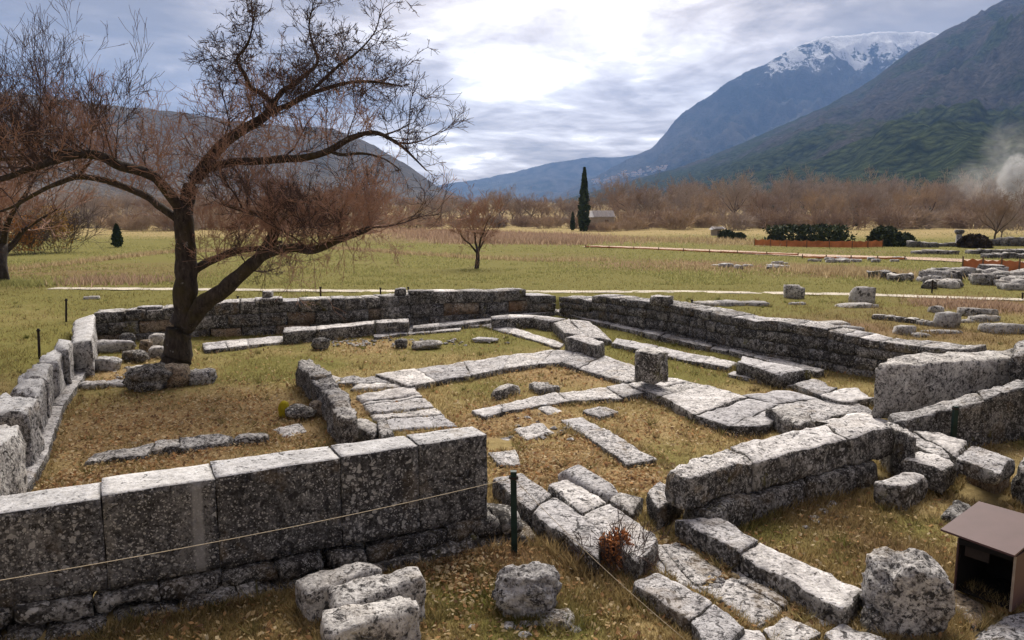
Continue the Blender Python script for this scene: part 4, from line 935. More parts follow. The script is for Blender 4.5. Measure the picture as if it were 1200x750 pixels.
# ------------------------------------------------------------------ posts, ropes, shelter
def box(x0, x1, y0, y1, z0, z1):
    v = [(x, y, z) for z in (z0, z1) for y in (y0, y1) for x in (x0, x1)]
    return v, [(0,2,3,1),(4,5,7,6),(0,1,5,4),(1,3,7,5),(3,2,6,7),(2,0,4,6)]
def boxes(lst):
    V, Fc = [], []
    for b_ in lst:
        v, f = box(*b_); n = len(V); V += v; Fc += [tuple(i+n for i in q) for q in f]
    return V, Fc
PGREEN = plain('dark_green_paint', (.012, .028, .022), .5, .4, 9); RUSTM = plain('dark_rusty_iron', (.035, .026, .022), .8, .4, 9); ROPE = plain('pale_rope', (.50, .42, .30), .9, .2, 30)
def post(label, px, py, pyt, w=.045, z=None, mat=None, lean=(0, 0), square=True):
    b = PG(px, py) if z is None else P(px, py, z); h = AT(px, pyt, b.y).z - b.z
    e = empty('rope_post', b, label, 'post', 'posts of the rope barrier')
    hw = w/2; v = []; N_ = 6
    for i in range(N_+1):
        t = i/N_; o = Vector((lean[0]*t*h, lean[1]*t*h, -.15 + (h + .15)*t))
        for k in range(8 if not square else 4):
            a = 6.283*(k+.5)/(8 if not square else 4); v.append((o.x + hw*1.41*math.cos(a) if square else o.x + hw*math.cos(a), o.y + hw*1.41*math.sin(a) if square else o.y + hw*math.sin(a), o.z))
    m_ = 8 if not square else 4
    f = [(i*m_+k, i*m_+(k+1) % m_, (i+1)*m_+(k+1) % m_, (i+1)*m_+k) for i in range(N_) for k in range(m_)] + [tuple(N_*m_ + k for k in range(m_))]
    put('shaft', mesh('shaft', v, f, mat or PGREEN), e)
    tp = Vector((lean[0]*h*.93, lean[1]*h*.93, h*.93)); tb = Tubes()
    tb.add([tp + Vector((0, 0, -.012)), tp + Vector((0, 0, .012))], [hw*1.6]*2, 8); put('rope_clip', mesh('rope_clip', tb.v, tb.f, RUSTM), e)
    return b + Vector((lean[0]*h, lean[1]*h, h))
pt = post('dark green post standing alone in front of the slab rows', 603, 656, 552, .062, 0, lean=(-.012, 0))
post('dark blue-green post before the huge block at the right', 1117, 513, 476, .06, .32)
for lab, px, py, pyt, ln_ in [('nearest dark post on the grass left of the broken wall', 46, 419, 385, (.05, 0)), ('leaning dark post behind the broken left wall', 77, 377, 350, (.1, 0)), ('tiny post behind the rear wall right of the tree fork', 279, 354, 347, (0, 0)),
                        ('slim post behind the middle of the rear wall', 376, 351, 336, (0, 0)), ('tiny post behind the rear wall left of the squarish stone', 446, 345, 337, (0, 0)), ('short post touching the squarish stone on the rear wall', 478.5, 347, 336, (0, 0)), ('short post on the grass beyond the right wall', 810.5, 364, 351, (0, 0)),
                        ('thin post by the pale path in front of the field ruins', 1092, 343, 328, (0, 0)), ('thin post by the pale path at the right edge', 1198, 351, 343, (0, 0))]:
    post(lab, px, py, pyt, .05 if py > 370 else .055, None, RUSTM, ln_, False)
def rope(label, A, B, sag, r=.003):
    tb = Tubes(); tb.add([A.lerp(B, i/24) - Vector((0, 0, sag*4*(i/24)*(1-i/24))) for i in range(25)], [r]*25, 5)
    a, c = centred(tb.v); o = put('barrier_rope', mesh('barrier_rope', a, tb.f, ROPE), None, c); tag(o, label, 'rope', 'ropes of the barrier')
ra = pt - Vector((0, 0, .07))
rope('pale thin rope stretched across the dark front wall to the left', ra, AT(-60, 690, 5.35), .05)
rope('pale thin rope running from the green post down to the right', ra, AT(830, 772, 5.9), .06)
# brown metal shelter over a find
hb = P(1117, 692, .1); hr = P(1185, 717, .1); wv = hr - hb; hw_ = wv.length; ang = math.atan2(wv.y, wv.x)
BROWN_P = plain('brown_painted_sheet', (.105, .058, .055), .55, .12, 4); INSHADE = plain('inside_shade', (.012, .010, .009), .9, .3, 5); EDGE = plain('pale_worn_edge', (.33, .27, .22), .7, .2, 12)  # near-black colour stands in for the shade inside the shelter
he = empty('shelter_box', hb, 'brown sheet-metal shelter box with a sloping lid and open front', 'shelter'); he.rotation_euler = (0, 0, ang)
D_, h0 = .62, .50
def hp(name, lst, m_, par=None):
    v, f = boxes(lst); return put(name, mesh(name, v, f, m_), par or he)
hp('side_panel', [(hw_-.012, hw_, 0, D_, 0, h0)], BROWN_P); hp('side_panel', [(0, .012, 0, D_, 0, h0)], BROWN_P); hp('back_panel', [(.012, hw_-.012, D_-.012, D_, 0, h0)], BROWN_P)
hp('front_rail', [(.012, hw_-.012, .0, .02, h0-.05, h0)], INSHADE); hp('floor_panel', [(.012, hw_-.012, .02, D_-.012, .004, .012)], INSHADE); hp('worn_edge', [(hw_-.016, hw_+.003, -.008, -.001, 0, h0)], EDGE)
lz = h0 + .03; Rm = Vector((math.cos(ang), math.sin(ang), 0)); Rn = Vector((-math.sin(ang), math.cos(ang), 0))
def loc2(v): w_ = v - hb; return (w_.dot(Rm), w_.dot(Rn))
a_, b_ = loc2(P(1102, 622, .1 + lz)), loc2(P(1166, 646, .1 + lz))
lid_v = [(a_[0], min(a_[1], -.03), lz), (max(b_[0], hw_+.02), min(b_[1], -.03), lz), (max(b_[0], hw_+.02), D_+.1, lz+.09), (a_[0], D_+.1, lz+.09)]
lid_v = lid_v + [(x, y, z+.018) for x, y, z in lid_v]
hp('shade_lining', [(.013, .02, .02, D_-.02, .013, h0-.002), (hw_-.02, hw_-.013, .02, D_-.02, .013, h0-.002), (.02, hw_-.02, D_-.022, D_-.0125, .013, h0-.002)], INSHADE)  # added near-black sheets: shade of the unlit inside put into the colour
put('lid', mesh('lid', lid_v, [(0,3,2,1),(4,5,6,7),(0,1,5,4),(1,2,6,5),(2,3,7,6),(3,0,4,7)], BROWN_P), he)
hp('inner_bracket', [(.05, .25, .05, .07, h0-.16, h0-.06)], RUSTM)
# rust-brown shrub at the slab corner
rb = P(724, 668, 0); rse = empty('dry_shrub', rb, 'small rust-brown dead shrub at the end of the slab rows', 'shrub')
sh = make_bush('stems', .42, .35, 5, TWIGD, 40, .003); sh.parent = rse
leafy('leaves', lump(.5, .42, .44, .0), 1500, .022, plain('rust_dead_leaves', (.48, .20, .075), .9, .5, 30), rse, seed=8)

# ------------------------------------------------------------------ the field to the right: scattered and fallen stones
def fstone(label, px, py, w, h, d, group=None, rot=None, mat=None, name='field_stone', amp=.02):
    b = PG(px, py); a = random.uniform(-.4, .4) if rot is None else rot; q = []
    for i, j in ((-1,-1),(1,-1),(1,1),(-1,1)):
        x, y = i*w/2, j*d/2 + d/2; q.append(Vector((b.x + x*math.cos(a)-y*math.sin(a), b.y + x*math.sin(a)+y*math.cos(a), b.z + h)))
    return loose(label, q, None, b.z - .08, 'stone', name, mat or [FIELD, FIELD], group, r=.04, amp=amp, world=True, seg=.2)
random.seed(5)
for args in [('pale square block on a flat base near the path', 1015, 356, .62, .5, .5), ('flat base slab under the pale square block', 1013, 361, 1.1, .1, .6), ('whitish block lying by the path', 930, 350, .5, .42, .45), ('second whitish block lying by the path', 937, 349.5, .35, .35, .4),
             ('left one of the flat slabs laid on the grass beyond the right wall', 838, 359, .7, .1, .8), ('middle one of the flat slabs laid on the grass beyond the right wall', 862, 359, .8, .11, .8), ('right one of the flat slabs laid on the grass beyond the right wall', 888, 359, .7, .1, .7),
             ('long pale slab behind the right wall', 975, 386, 1.1, .14, .6), ('smaller pale slab right of the long pale slab', 1005, 390, .5, .14, .4), ('rounded grey stone beyond the right wall end', 1064, 393, .42, .2, .35), ('small flat stone right of the rounded grey stone', 1083, 396, .4, .08, .3),
             ('squared dark-sided block at the end of a low stone line', 1118, 385, .52, .38, .42), ('small white stone on the brown grass', 1102, 367, .35, .2, .3), ('dark fallen block right of the squared block', 1148, 371, .95, .2, .4), ('second dark fallen block lying lower', 1160, 377, .8, .14, .35),
             ('flat pale stone below the fallen blocks', 1140, 378, .5, .06, .3), ('small pale chip on the grass near the whitish blocks', 937, 357, .5, .06, .25), ('pale stone cut by the right edge above the dark block', 1185, 391, 1.0, .2, .5), ('flat reddish stone below the squared block', 1105, 391, .9, .06, .3), ('small white chip on the left meadow', 107, 351, .5, .1, .3)]:
    fstone(*args)
sr = empty('stone_row', PG(1060, 377), 'low line of dark-edged kerb stones leading to the squared block', 'stones')
for i in range(7):
    p0 = PG(1020 + 13*i, 373.5 + 1.7*i); p1 = PG(1032 + 13*i, 375 + 1.7*i); d = (p1-p0); d.z = 0; n_ = Vector((-d.y, d.x, 0)).normalized()*.3
    block(sr, [p0 + Vector((0,0,.13)), p1 + Vector((0,0,.13)), p1 + n_ + Vector((0,0,.13)), p0 + n_ + Vector((0,0,.13))], p0.z - .06, [FIELD, CRUST], 'kerb_stone', seg=.3)
# heap of fallen stones by the path
for i in range(44):
    px = random.uniform(1078, 1210); py = random.uniform(322, 340) + (px-1140)*.01
    fstone('tumbled grey block in the heap of ruins beyond the path', px, py, random.uniform(.4, 1.15), random.uniform(.15, .45), random.uniform(.4, .8), 'tumbled blocks beyond the path', random.uniform(-1, 1), [FIELD, random.choice([FIELD, CRUST])], 'tumbled_block', .05)
for px, py, w in [(1030, 326, .8), (1042, 327, .6), (1058, 330, .9)]:
    fstone('grey stone in the low dark bank left of the ruins heap', px, py, w, .3, .6, 'bank stones', None, [STONE, CRUST], 'bank_stone', .06)
for i in range(26):
    px = random.uniform(950, 1060) if i < 16 else random.uniform(830, 960); py = 305 + random.uniform(-2, 3) if i < 16 else random.uniform(310, 318)
    fstone('small pale stone strewn in the excavated ground', px, py, random.uniform(.3, .8), random.uniform(.08, .22), random.uniform(.3, .6), 'strewn excavation stones', None, [OTOP, FIELD], 'strewn_stone', .03)
for i, (x0, x1, py, h_) in enumerate([(1068, 1102, 290, .5), (1090, 1160, 289, .3), (1150, 1230, 288, .7), (1075, 1125, 298, .25), (1140, 1235, 298, .35), (1160, 1240, 303, .3)]):
    lab = ['broad pale slab left of the standing column', 'low wall running behind the standing column', 'dark low wall right of the dark mound', 'thin dark wall line nearest the orange barrier', 'second dark wall line right of the column', 'third dark wall line at the right edge'][i]
    e = empty('ruined_wall', PG((x0+x1)/2, py), 'far ' + lab, 'wall'); n_ = max(3, int((x1-x0)/11))
    for k in range(n_):
        p0 = PG(x0 + (x1-x0)*k/n_, py + .12*k); p1 = PG(x0 + (x1-x0)*(k+.94)/n_, py + .12*k); hh = h_*random.uniform(.75, 1.15); t_ = Vector((0, 0, hh)); n2_ = Vector((0, 1.0, 0))
        block(e, [p0+t_, p1+t_, p1+n2_+t_, p0+n2_+t_], p0.z - .1, [FIELD, CRUST], seg=.5, amp=.04)
cb = PG(1123, 289); ch = AT(1123, 269, cb.y).z - cb.z
ce = empty('stone_column', cb, 'short standing column with a dark capital among the far ruins', 'column')
tb = Tubes(); tb.add([Vector((0,0,-.1)), Vector((0,0,.15)), Vector((0,0,.16)), Vector((0,0,ch*.72))], [.34, .34, .27, .22], 12); put('shaft', mesh('shaft', tb.v, tb.f, FIELD, smooth=True), ce)
tb = Tubes(); tb.add([Vector((0,0,ch*.72)), Vector((0,0,ch*.8)), Vector((0,0,ch*.93)), Vector((0,0,ch))], [.22, .36, .40, .3], 12); put('capital', mesh('capital', tb.v, tb.f, CRUST, smooth=True), ce)
hedge(1134, 1168, 291, 275, 'dark mound overgrown with scrub right of the column', 3, .2, 9, plain('dark_scrub', (.055, .04, .026), .9, .5, .5), 'scrub_mound')
hedge(1187, 1215, 321, 311, 'dark low bush against the orange net at the right edge', 1.6, .3, 10, plain('dark_scrub_near', (.045, .034, .022), .9, .5, .5), 'scrub_bush')
for i, (px, py, s_) in enumerate([(1165, 287, .42), (1173, 281, .36)]):
    t_ = copy_tree(protos[1+i]); t_.location = PG(px, py); t_.scale = (s_*.75, s_*.75, s_); t_.rotation_euler = (0, 0, 2.0*i)
    tag(t_, ['lone bare tree in front of the woodland near the smoke', 'slighter bare tree behind the lone one near the smoke'][i], 'tree'); t_['group'] = ''
    del t_['group']
# rubble on the rear court and along the leaf patches
V, Fc = [], []
import bmesh
for cx, cy, sxp, syp, n_ in [(430, 402, 60, 5, 70), (640, 505, 60, 30, 30), (150, 440, 40, 14, 40), (540, 402, 60, 5, 20), (860, 690, 40, 12, 26), (960, 605, 40, 12, 20), (600, 735, 90, 12, 14)]:
    for _ in range(n_):
        p = PG(random.gauss(cx, sxp/2), random.gauss(cy, syp/2)); s_ = random.uniform(.02, .07)
        n0 = len(V); o = [Vector(q) for q in [(1,0,0),(0,1,0),(-1,0,0),(0,-1,0),(0,0,1),(0,0,-1),(.6,.6,.5),(-.6,.6,.45),(-.6,-.6,.5),(.6,-.6,.45)]]
        for q in o: V.append(p + Vector((q.x*s_*random.uniform(.7, 1.3), q.y*s_*random.uniform(.7, 1.3), q.z*s_*.6 + s_*.25)))
        Fc += [tuple(i + n0 for i in f) for f in [(0,6,9),(0,1,6),(1,7,6),(1,2,7),(2,8,7),(2,3,8),(3,9,8),(3,0,9),(6,7,4),(7,8,4),(8,9,4),(9,6,4),(0,5,1),(1,5,2),(2,5,3),(3,5,0)]]
tag(put('rubble', mesh('rubble', V, Fc, STONE)), kind='stuff')

# orange safety nets
NET = plain('orange_net', (.55, .19, .075), .8, .35, 1.2); STAKE = plain('wooden_stake', (.20, .13, .08), .9, .3, 4)
def net(label, pts, h, n=14):
    P_ = [PG(*p) for p in pts]; e = empty('safety_net', P_[0], label, 'net fence', 'orange nets of the dig')
    V, Fc = [], []
    line = [Vector(lerp_poly([tuple(p) for p in P_], i/(n*2))) for i in range(n*2+1)]
    for i, p in enumerate(line):
        sag = .12*h*(i % 2) + random.uniform(-.06, .06)*h
        for k, z in enumerate((.06, h - sag)):
            for o in (0, .015): V.append(Vector((p.x, p.y + o, gz(p.x, p.y) + z)) - P_[0])
    for i in range(n*2):
        a, b = i*4, i*4+4
        Fc += [(a, b, b+2, a+2), (a+1, a+3, b+3, b+1), (a+2, b+2, b+3, a+3), (a, a+1, b+1, b)]
    put('net', mesh('net', V, Fc, NET), e)
    for i in range(0, n*2+1, 4):
        p = line[i]; v, f = box(-.025, .025, -.05, -.002, -.1, h+.1); put('stake', mesh('stake', v, f, STAKE), e, Vector((p.x, p.y, gz(p.x, p.y))) - P_[0])
net('orange net fence in front of the long dark hedge', [(884, 288), (930, 290), (1000, 291), (1034, 290)], .6)
net('orange net fence along the far path at the right edge', [(1127, 319), (1160, 320), (1215, 324)], .62, 8)
net('low sagging orange net along the left stretch of the far path', [(686, 290), (760, 293), (850, 297), (935, 300)], .14, 16)
net('low sagging orange net along the middle of the far path', [(940, 303), (1000, 304.5), (1060, 305)], .16, 8)
# white roofed shed and small white hut far off
def shed(label, x0, x1, py, pyt, pye, ridged=True):
    b = PG((x0+x1)/2, py); w = (x1-x0)*b.y/FPX; H1 = AT(600, pye, b.y).z - b.z; H2 = AT(600, pyt, b.y).z - b.z; d = w*.5
    e = empty('shed', b, label, 'building')
    v, f = box(-w/2, w/2, 0, d, -.1, H1); put('wall', mesh('wall', v, f, plain('shed_wall', (.38, .33, .29), .9, .2, 1)), e)
    rv_ = [(-w/2-.2, -.3, H1), (w/2+.2, -.3, H1), (w/2-.4, d*.5, H2), (-w/2+.0, d*.5, H2), (-w/2-.2, d+.3, H1), (w/2+.2, d+.3, H1)]
    ro = put('roof', mesh('roof', rv_, [(0,1,2,3),(3,2,5,4),(0,3,4),(1,5,2),(0,4,5,1)], plain('white_roof', (.72, .70, .68), .6, .1, 2)), e)
    for k in range(5):
        x = -w/2 + w*(k+.8)/5.6; v = [(x, -.31, H1+.05), (x+.7, -.31, H1+.05), (x+.45, d*.47, H2), (x-.25, d*.47, H2)]; v += [(a, b_, c+.05) for a, b_, c in v]
        put('roof_panel', mesh('roof_panel', v, [(0,3,2,1),(4,5,6,7),(0,1,5,4),(1,2,6,5),(2,3,7,6),(3,0,4,7)], plain('grey_roof_sheet', (.36, .32, .31), .7, .1, 2)), ro)
    v, f = box(w*.1, w*.25, -.03, -.002, .0, min(2.0, H1*.8)); put('door', mesh('door', v, f, plain('shed_door', (.12, .09, .07), .8, .2, 2)), e)
shed('long shed with a white striped roof right of the tall cypress', 692, 720, 269.5, 247, 254.5); shed('tiny white hut left of the small dark shrubs', 834, 845, 276, 266, 269)

# village on the far slope
HW = plain('white_render', (.74, .72, .70), .9, .1, .02); HR = plain('roof_tiles', (.38, .24, .19), .9, .2, .05); WIN = plain('window_dark', (.05, .055, .07), .4, .1, 1)
def slope_hit(px, py):
    o = Vector((0, 0, CAMH)); d = Vector(ray(px, py)).normalized(); best = None
    for t in BVH:
        h_ = t.ray_cast(o, d)
        if h_[0] is not None and (best is None or h_[3] < best[1]): best = (h_[0], h_[3])
    return best
random.seed(9); hp0 = None
for i in range(58):
    t = random.random(); px = 694 + 90*t + random.gauss(0, 3); py = 213 - 17*t + random.gauss(0, 2.2)
    hit = slope_hit(px, py)
    if hit is None: continue
    c, dist = hit; k = dist/4200
    if hp0 is None:
        e = empty('village_house', c, 'tiny white house in the village on the far blue slope', 'house', 'houses of the far village')
        v, f = box(-6, 6, -5, 5, -5, 6); put('wall', mesh('wall', v, f, HW), e)
        put('roof', mesh('roof', [(-6.5,-5.5,6),(6.5,-5.5,6),(6.5,5.5,6),(-6.5,5.5,6),(-4,0,8.2),(4,0,8.2)], [(0,1,5,4),(1,2,5),(2,3,4,5),(3,0,4),(0,3,2,1)], HR), e)
        v, f = boxes([(-4,-2.4,-5.1,-5.003,2,4.2),(2.4,4,-5.1,-5.003,2,4.2)]); put('window', mesh('window', v, f, WIN), e); hp0 = e
    else: e = copy_tree(hp0)
    e.location = c; e.scale = (k*random.uniform(.8, 1.6), k, k*random.uniform(.8, 1.3)); e.rotation_euler = (0, 0, random.uniform(-.5, .5))
# smoke of a field fire
sb_ = PG(1196, 262); rs = np.random.RandomState(3)
def smoke_obj(px, py, w, h, dens, seed, Yd):
    c = AT(px, py, Yd); b = bmesh.new(); bmesh.ops.create_icosphere(b, subdivisions=4, radius=1); vs_ = []
    for v in b.verts:
        p = v.co; k = 1 + .35*noise.noise(p*1.5 + Vector((seed, 0, 0))) + .15*noise.noise(p*4 + Vector((seed, 0, 0)))
        vs_.append((p.x*k*w/2 + .35*p.z*w/2*0, p.y*k*w/2, p.z*k*h/2))
    fs = [tuple(x.index for x in f.verts) for f in b.faces]; b.free()
    m = bpy.data.materials.new('smoke'); m.use_nodes = True; t = N(m.node_tree); t.n.clear()
    co = t.new('ShaderNodeTexCoord').outputs['Object']
    nz = t.ramp(t.noise(co, 5.0/w, 5, .6, .5), [(.40, 0.0), (.68, 1.0)])
    sp_ = t.new('ShaderNodeVectorMath', {0: co, 1: (2/w, 2/w, 2/h)}, operation='MULTIPLY').outputs[0]
    ln_ = t.new('ShaderNodeVectorMath', {0: sp_}, operation='LENGTH').outputs['Value']
    fall = t.ramp(ln_, [(.1, 1.0), (.95, 0.0)])
    pv_ = t.new('ShaderNodeVolumePrincipled', {'Color': (.96, .98, 1, 1), 'Density': t.math('MULTIPLY', t.math('MULTIPLY', nz, fall), dens), 'Density Attribute': ''})
    t.new('ShaderNodeOutputMaterial', {'Volume': pv_.outputs[0]})
    return put('smoke', mesh('smoke', vs_, fs, m, smooth=True), None, c)
SY = 215.0
tag(smoke_obj(1190, 214, 10, 17, 2.2, 1, SY), 'dense bluish-white smoke plume at the right edge', 'smoke', kind='stuff')
tag(smoke_obj(1148, 212, 18, 14, .10, 4, SY+4), 'thin bluish smoke drifting left of the dense plume', 'smoke', kind='stuff')
tag(smoke_obj(1180, 178, 15, 20, .09, 7, SY+2), 'thin bluish smoke rising above the dense plume', 'smoke', kind='stuff')

# ------------------------------------------------------------------ turf and leaves
CELL = .05; GX0, GY0 = -14.0, 4.0; NXc, NYc = int(28/CELL), int(28/CELL)
occ = np.zeros((NXc, NYc), bool)
for poly in FOOT:
    a = np.array(poly); x0, y0 = a.min(0); x1, y1 = a.max(0)
    i0, i1 = int((x0-GX0)/CELL)-1, int((x1-GX0)/CELL)+2; j0, j1 = int((y0-GY0)/CELL)-1, int((y1-GY0)/CELL)+2
    i0, j0 = max(i0, 0), max(j0, 0); i1, j1 = min(i1, NXc), min(j1, NYc)
    if i0 >= i1 or j0 >= j1: continue
    cx, cy_ = np.meshgrid(GX0 + (np.arange(i0, i1)+.5)*CELL, GY0 + (np.arange(j0, j1)+.5)*CELL, indexing='ij')
    ins = np.zeros(cx.shape, bool); n = len(a)
    for k in range(n):
        ax, ay = a[k]; bx, by = a[(k+1) % n]
        ins ^= ((ay > cy_) != (by > cy_)) & (cx < (bx-ax)*(cy_-ay)/((by-ay) if by != ay else 1e-9) + ax)
    occ[i0:i1, j0:j1] |= ins
edge = occ.copy()
for _ in range(3):
    e2 = edge.copy(); e2[1:] |= edge[:-1]; e2[:-1] |= edge[1:]; e2[:, 1:] |= edge[:, :-1]; e2[:, :-1] |= edge[:, 1:]; edge = e2
nz_tab = NPR.uniform(0, 1, (64, 64))
def vnoise(x, y):
    xi, yi = np.floor(x).astype(int), np.floor(y).astype(int); fx, fy = x-xi, y-yi; fx = fx*fx*(3-2*fx); fy = fy*fy*(3-2*fy)
    g = lambda a, b: nz_tab[a % 64, b % 64]
    return (g(xi, yi)*(1-fx) + g(xi+1, yi)*fx)*(1-fy) + (g(xi, yi+1)*(1-fx) + g(xi+1, yi+1)*fx)*fy
def sample_view(n, y0, y1):
    """points on the site, thinning out with distance, inside the field of view with a margin"""
    y = 1/NPR.uniform(1/y1, 1/y0, n); x = NPR.uniform(-.72, .72, n)*y
    return x, y
def lookup(tab, x, y):
    i = ((x-GX0)/CELL).astype(int); j = ((y-GY0)/CELL).astype(int); ok = (i >= 0) & (i < NXc) & (j >= 0) & (j < NYc)
    r_ = np.zeros(len(x), bool); r_[ok] = tab[i[ok], j[ok]]; return r_
def col_mesh(name, v, nper, cols, mat):
    n = len(v)//nper; me = bpy.data.meshes.new(name); me.vertices.add(len(v)); me.vertices.foreach_set('co', v.astype(np.float32).ravel())
    me.loops.add(len(v)); me.loops.foreach_set('vertex_index', np.arange(len(v))); me.polygons.add(n); me.polygons.foreach_set('loop_start', np.arange(n)*nper)
    me.update(); me.materials.append(mat)
    c4 = np.ones((len(v), 4), np.float32); c4[:, :3] = np.repeat(cols, nper, 0)
    ca = me.color_attributes.new('tint', 'FLOAT_COLOR', 'POINT'); ca.data.foreach_set('color', c4.ravel())
    return put(name, me)
def attr_mat(name, tr=.45):
    m, t, b = material(name); ca = t.new('ShaderNodeAttribute', attribute_name='tint').outputs['Color']
    t.l.new(ca, b.inputs['Base Color']); b.inputs['Specular IOR Level'].default_value = .05
    tl = t.new('ShaderNodeBsdfTranslucent', {'Color': ca}); mxs = t.new('ShaderNodeMixShader', {0: tr, 1: b.outputs[0], 2: tl.outputs[0]})
    t.l.new(mxs.outputs[0], t.n['Material Output'].inputs['Surface']); return m
TURF = attr_mat('grass_blades'); LEAF = attr_mat('dead_leaves')
x, y = sample_view(430000, 5.2, 42)
keep = ~lookup(occ, x, y); x, y = x[keep], y[keep]
clump = vnoise(x*2.2, y*2.2)*.6 + vnoise(x*7, y*7)*.4
keep = NPR.uniform(0, 1, len(x)) < .25 + clump*1.0; x, y, clump = x[keep], y[keep], clump[keep]
near_edge = lookup(edge, x, y); z = ground(x, y)
g = np.maximum(field(GREEN, x, y), .6*sstep(24, 30, y)); br = field(BROWN, x, y); lt = field(LITTER, x, y)
big = vnoise(x*.35 + 9, y*.35)*.5 + vnoise(x*1.4, y*1.4 + 5)*.5
fg = np.clip(g*.85 + big*.7 - .34 + NPR.normal(0, .13, len(x)), 0, 1)[:, None]
r1_ = NPR.uniform(0, 1, (len(x), 1))
dry = np.array([.21, .145, .062])*(1-r1_) + np.array([.54, .41, .20])*r1_
grn = np.array([.075, .08, .02])*(1-r1_) + np.array([.27, .25, .075])*r1_
brn = np.array([.13, .08, .045])*(1-r1_) + np.array([.32, .21, .12])*r1_
c = dry*(1-fg) + grn*fg; fb = np.clip(br*1.1 + NPR.normal(0, .12, len(x)), 0, 1)[:, None]*.85; c = c*(1-fb) + brn*fb
h = NPR.uniform(.018, .055, len(x))*(.6 + clump*.9)*(1 + .9*near_edge)*(1 + br*1.3 + (y > 14)*.3)*(1 - .4*lt)
wdt = NPR.uniform(.003, .0065, len(x))*(1 + y/22)
a = NPR.uniform(0, 6.283, len(x)); ln_ = NPR.uniform(.2, 1.1, len(x))*h; b_ = NPR.uniform(0, 6.283, len(x))
base = np.stack([x, y, z - .012], 1); sd_ = np.stack([np.cos(a)*wdt, np.sin(a)*wdt, np.zeros(len(x))], 1)
tip = base + np.stack([np.cos(b_)*ln_, np.sin(b_)*ln_, h + .012], 1)
v = np.stack([base - sd_, base + sd_, tip], 1).reshape(-1, 3)
tag(col_mesh('grass', v, 3, c, TURF), kind='stuff')
# tufts and broad-leaved weeds
tx, ty = sample_view(9000, 5.2, 26); kp = ~lookup(occ, tx, ty) & (lookup(edge, tx, ty) | (NPR.uniform(0, 1, len(tx)) < .22)); tx, ty = tx[kp], ty[kp]
VV, CC = [], []
for x0, y0 in zip(tx, ty):
    n = NPR.randint(10, 34); hh = NPR.uniform(.05, .15); rr = NPR.uniform(.02, .07); g0 = float(np.clip(field(GREEN, np.array([x0]), np.array([y0]))[0] + NPR.normal(.15, .3), 0, 1))
    a = NPR.uniform(0, 6.283, n); q = rr*np.sqrt(NPR.uniform(0, 1, n)); bx, by = x0 + q*np.cos(a), y0 + q*np.sin(a); bz = gz(x0, y0) - .01
    h = hh*NPR.uniform(.5, 1.1, n); w_ = NPR.uniform(.002, .004, n)*(1 + y0/18)*(2.4 if NPR.uniform() < .12 else 1); lean = h*NPR.uniform(.3, 1.0, n); b_ = a + NPR.normal(0, .6, n); sa = NPR.uniform(0, 6.283, n)
    base = np.stack([bx, by, np.full(n, bz)], 1); sd_ = np.stack([np.cos(sa)*w_, np.sin(sa)*w_, 0*w_], 1); tip = base + np.stack([np.cos(b_)*lean, np.sin(b_)*lean, h], 1)
    VV.append(np.stack([base-sd_, base+sd_, tip], 1).reshape(-1, 3)); r1_ = NPR.uniform(.3, 1, (n, 1))
    CC.append((np.array([.55, .42, .22])*(1-g0) + np.array([.20, .22, .055])*g0)*r1_)
tag(col_mesh('grass_tufts', np.concatenate(VV), 3, np.concatenate(CC), TURF), kind='stuff')
# rough tall grass along the old field banks and in the bracken
def bank(pts, n, wid, h0_, h1_, pal_):
    L_ = [tuple(PG(*p)) for p in pts]; q = np.array([lerp_poly(L_, t) for t in NPR.uniform(0, 1, n)]); q[:, 0] += NPR.normal(0, wid*.4, n); q[:, 1] += NPR.normal(0, wid, n)
    return q[:, 0], q[:, 1], NPR.uniform(h0_, h1_, n), pal_
sets = []
tanp = (np.array([.28, .20, .11]), np.array([.56, .44, .26])); redp = (np.array([.24, .16, .11]), np.array([.50, .36, .25])); olv = (np.array([.19, .19, .07]), np.array([.42, .40, .16]))
for pts_, n_, wd, a0, a1, pl in [([(8, 318), (90, 309), (190, 297), (330, 291)], 2600, .6, .1, .35, tanp), ([(380, 291), (470, 297), (560, 303), (650, 306), (720, 305)], 2600, .6, .1, .32, tanp), ([(85, 331), (190, 331)], 700, .9, .15, .4, redp),
                                 ([(520, 276), (660, 281)], 9000, 9, .3, .8, redp), ([(530, 284), (680, 285)], 5000, 2.5, .3, .7, redp), ([(760, 311), (880, 315)], 1100, 2.5, .08, .25, tanp), ([(940, 318), (1060, 324)], 3500, 1.6, .12, .4, tanp), ([(700, 281), (900, 284)], 2600, 5, .15, .45, tanp),
                                 ([(350, 272), (520, 272)], 3000, 8, .3, .8, redp), ([(1080, 357), (1190, 360)], 1600, .6, .08, .2, redp), ([(0, 332), (60, 335)], 1600, .5, .08, .25, olv)]:
    sets.append(bank(pts_, n_, wd, a0, a1, pl))
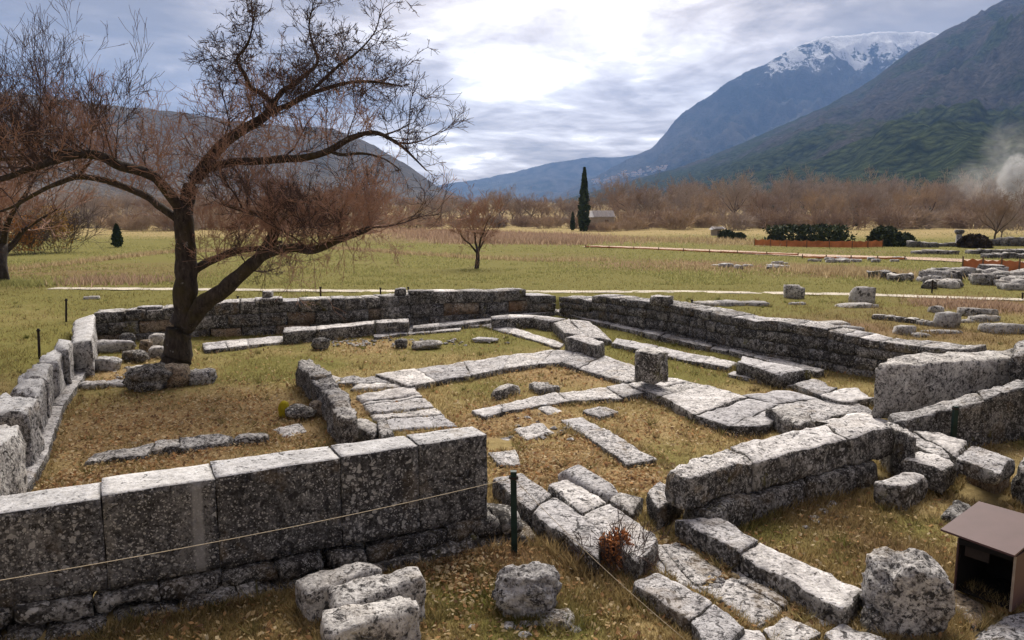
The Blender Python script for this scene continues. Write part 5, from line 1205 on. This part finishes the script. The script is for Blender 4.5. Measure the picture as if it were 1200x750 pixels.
xs_, ys_ = sample_view(90000, 30, 230); ks = vnoise(xs_*.25, ys_*.18)*.6 + vnoise(xs_*.9, ys_*.6)*.4; kp = ks > .42; xs_, ys_ = xs_[kp], ys_[kp]
sets.append((xs_, ys_, NPR.uniform(.04, .13, len(xs_)), olv))
VV, CC = [], []
for x, y, h, (p0, p1) in sets:
    n = len(x); z = np.array([gz(a, b) for a, b in zip(x, y)]); r1_ = NPR.uniform(0, 1, (n, 1)); c = p0*(1-r1_) + p1*r1_
    w_ = .012 + y*.0005; a = NPR.uniform(0, 6.283, n); b_ = NPR.uniform(0, 6.283, n)
    base = np.stack([x, y, z - .02], 1); sd_ = np.stack([np.cos(a)*w_, np.sin(a)*w_*.5, 0*x], 1); tip = base + np.stack([np.cos(b_)*h*.5, np.sin(b_)*h*.5, h + .02], 1)
    VV.append(np.stack([base - sd_, base + sd_, tip], 1).reshape(-1, 3)); CC.append(c)
tag(col_mesh('tall_grass', np.concatenate(VV), 3, np.concatenate(CC), TURF), kind='stuff')
x, y = sample_view(330000, 5.2, 30)
lt = field(LITTER, x, y); keep = (NPR.uniform(0, 1, len(x)) < lt*.7*(.35 + vnoise(x*3, y*3)) + .05) & (inner_dist(x, y) < .1); x, y = x[keep], y[keep]
on = lookup(occ, x, y); keep = ~on; x, y = x[keep], y[keep]; n = len(x); z = ground(x, y) + NPR.uniform(.018, .05, n)
a = NPR.uniform(0, 6.283, n); s_ = NPR.uniform(.012, .03, n)*(1 + y/50); tl = NPR.normal(0, .45, (n, 2))
u1 = np.stack([np.cos(a), np.sin(a), tl[:, 0]], 1)*s_[:, None]; u2 = np.stack([-np.sin(a), np.cos(a), tl[:, 1]], 1)*s_[:, None]*.62
ct = np.stack([x, y, z], 1); v = np.stack([ct-u1, ct+u2, ct+u1, ct-u2], 1).reshape(-1, 3)
pal = np.array([(.54,.39,.21), (.38,.22,.11), (.60,.46,.26), (.20,.12,.07), (.52,.31,.15), (.68,.56,.36)]); c = pal[NPR.randint(0, 6, n)]*NPR.uniform(.75, 1.15, (n, 1))
tag(col_mesh('fallen_leaves', v, 4, c, LEAF), kind='stuff')
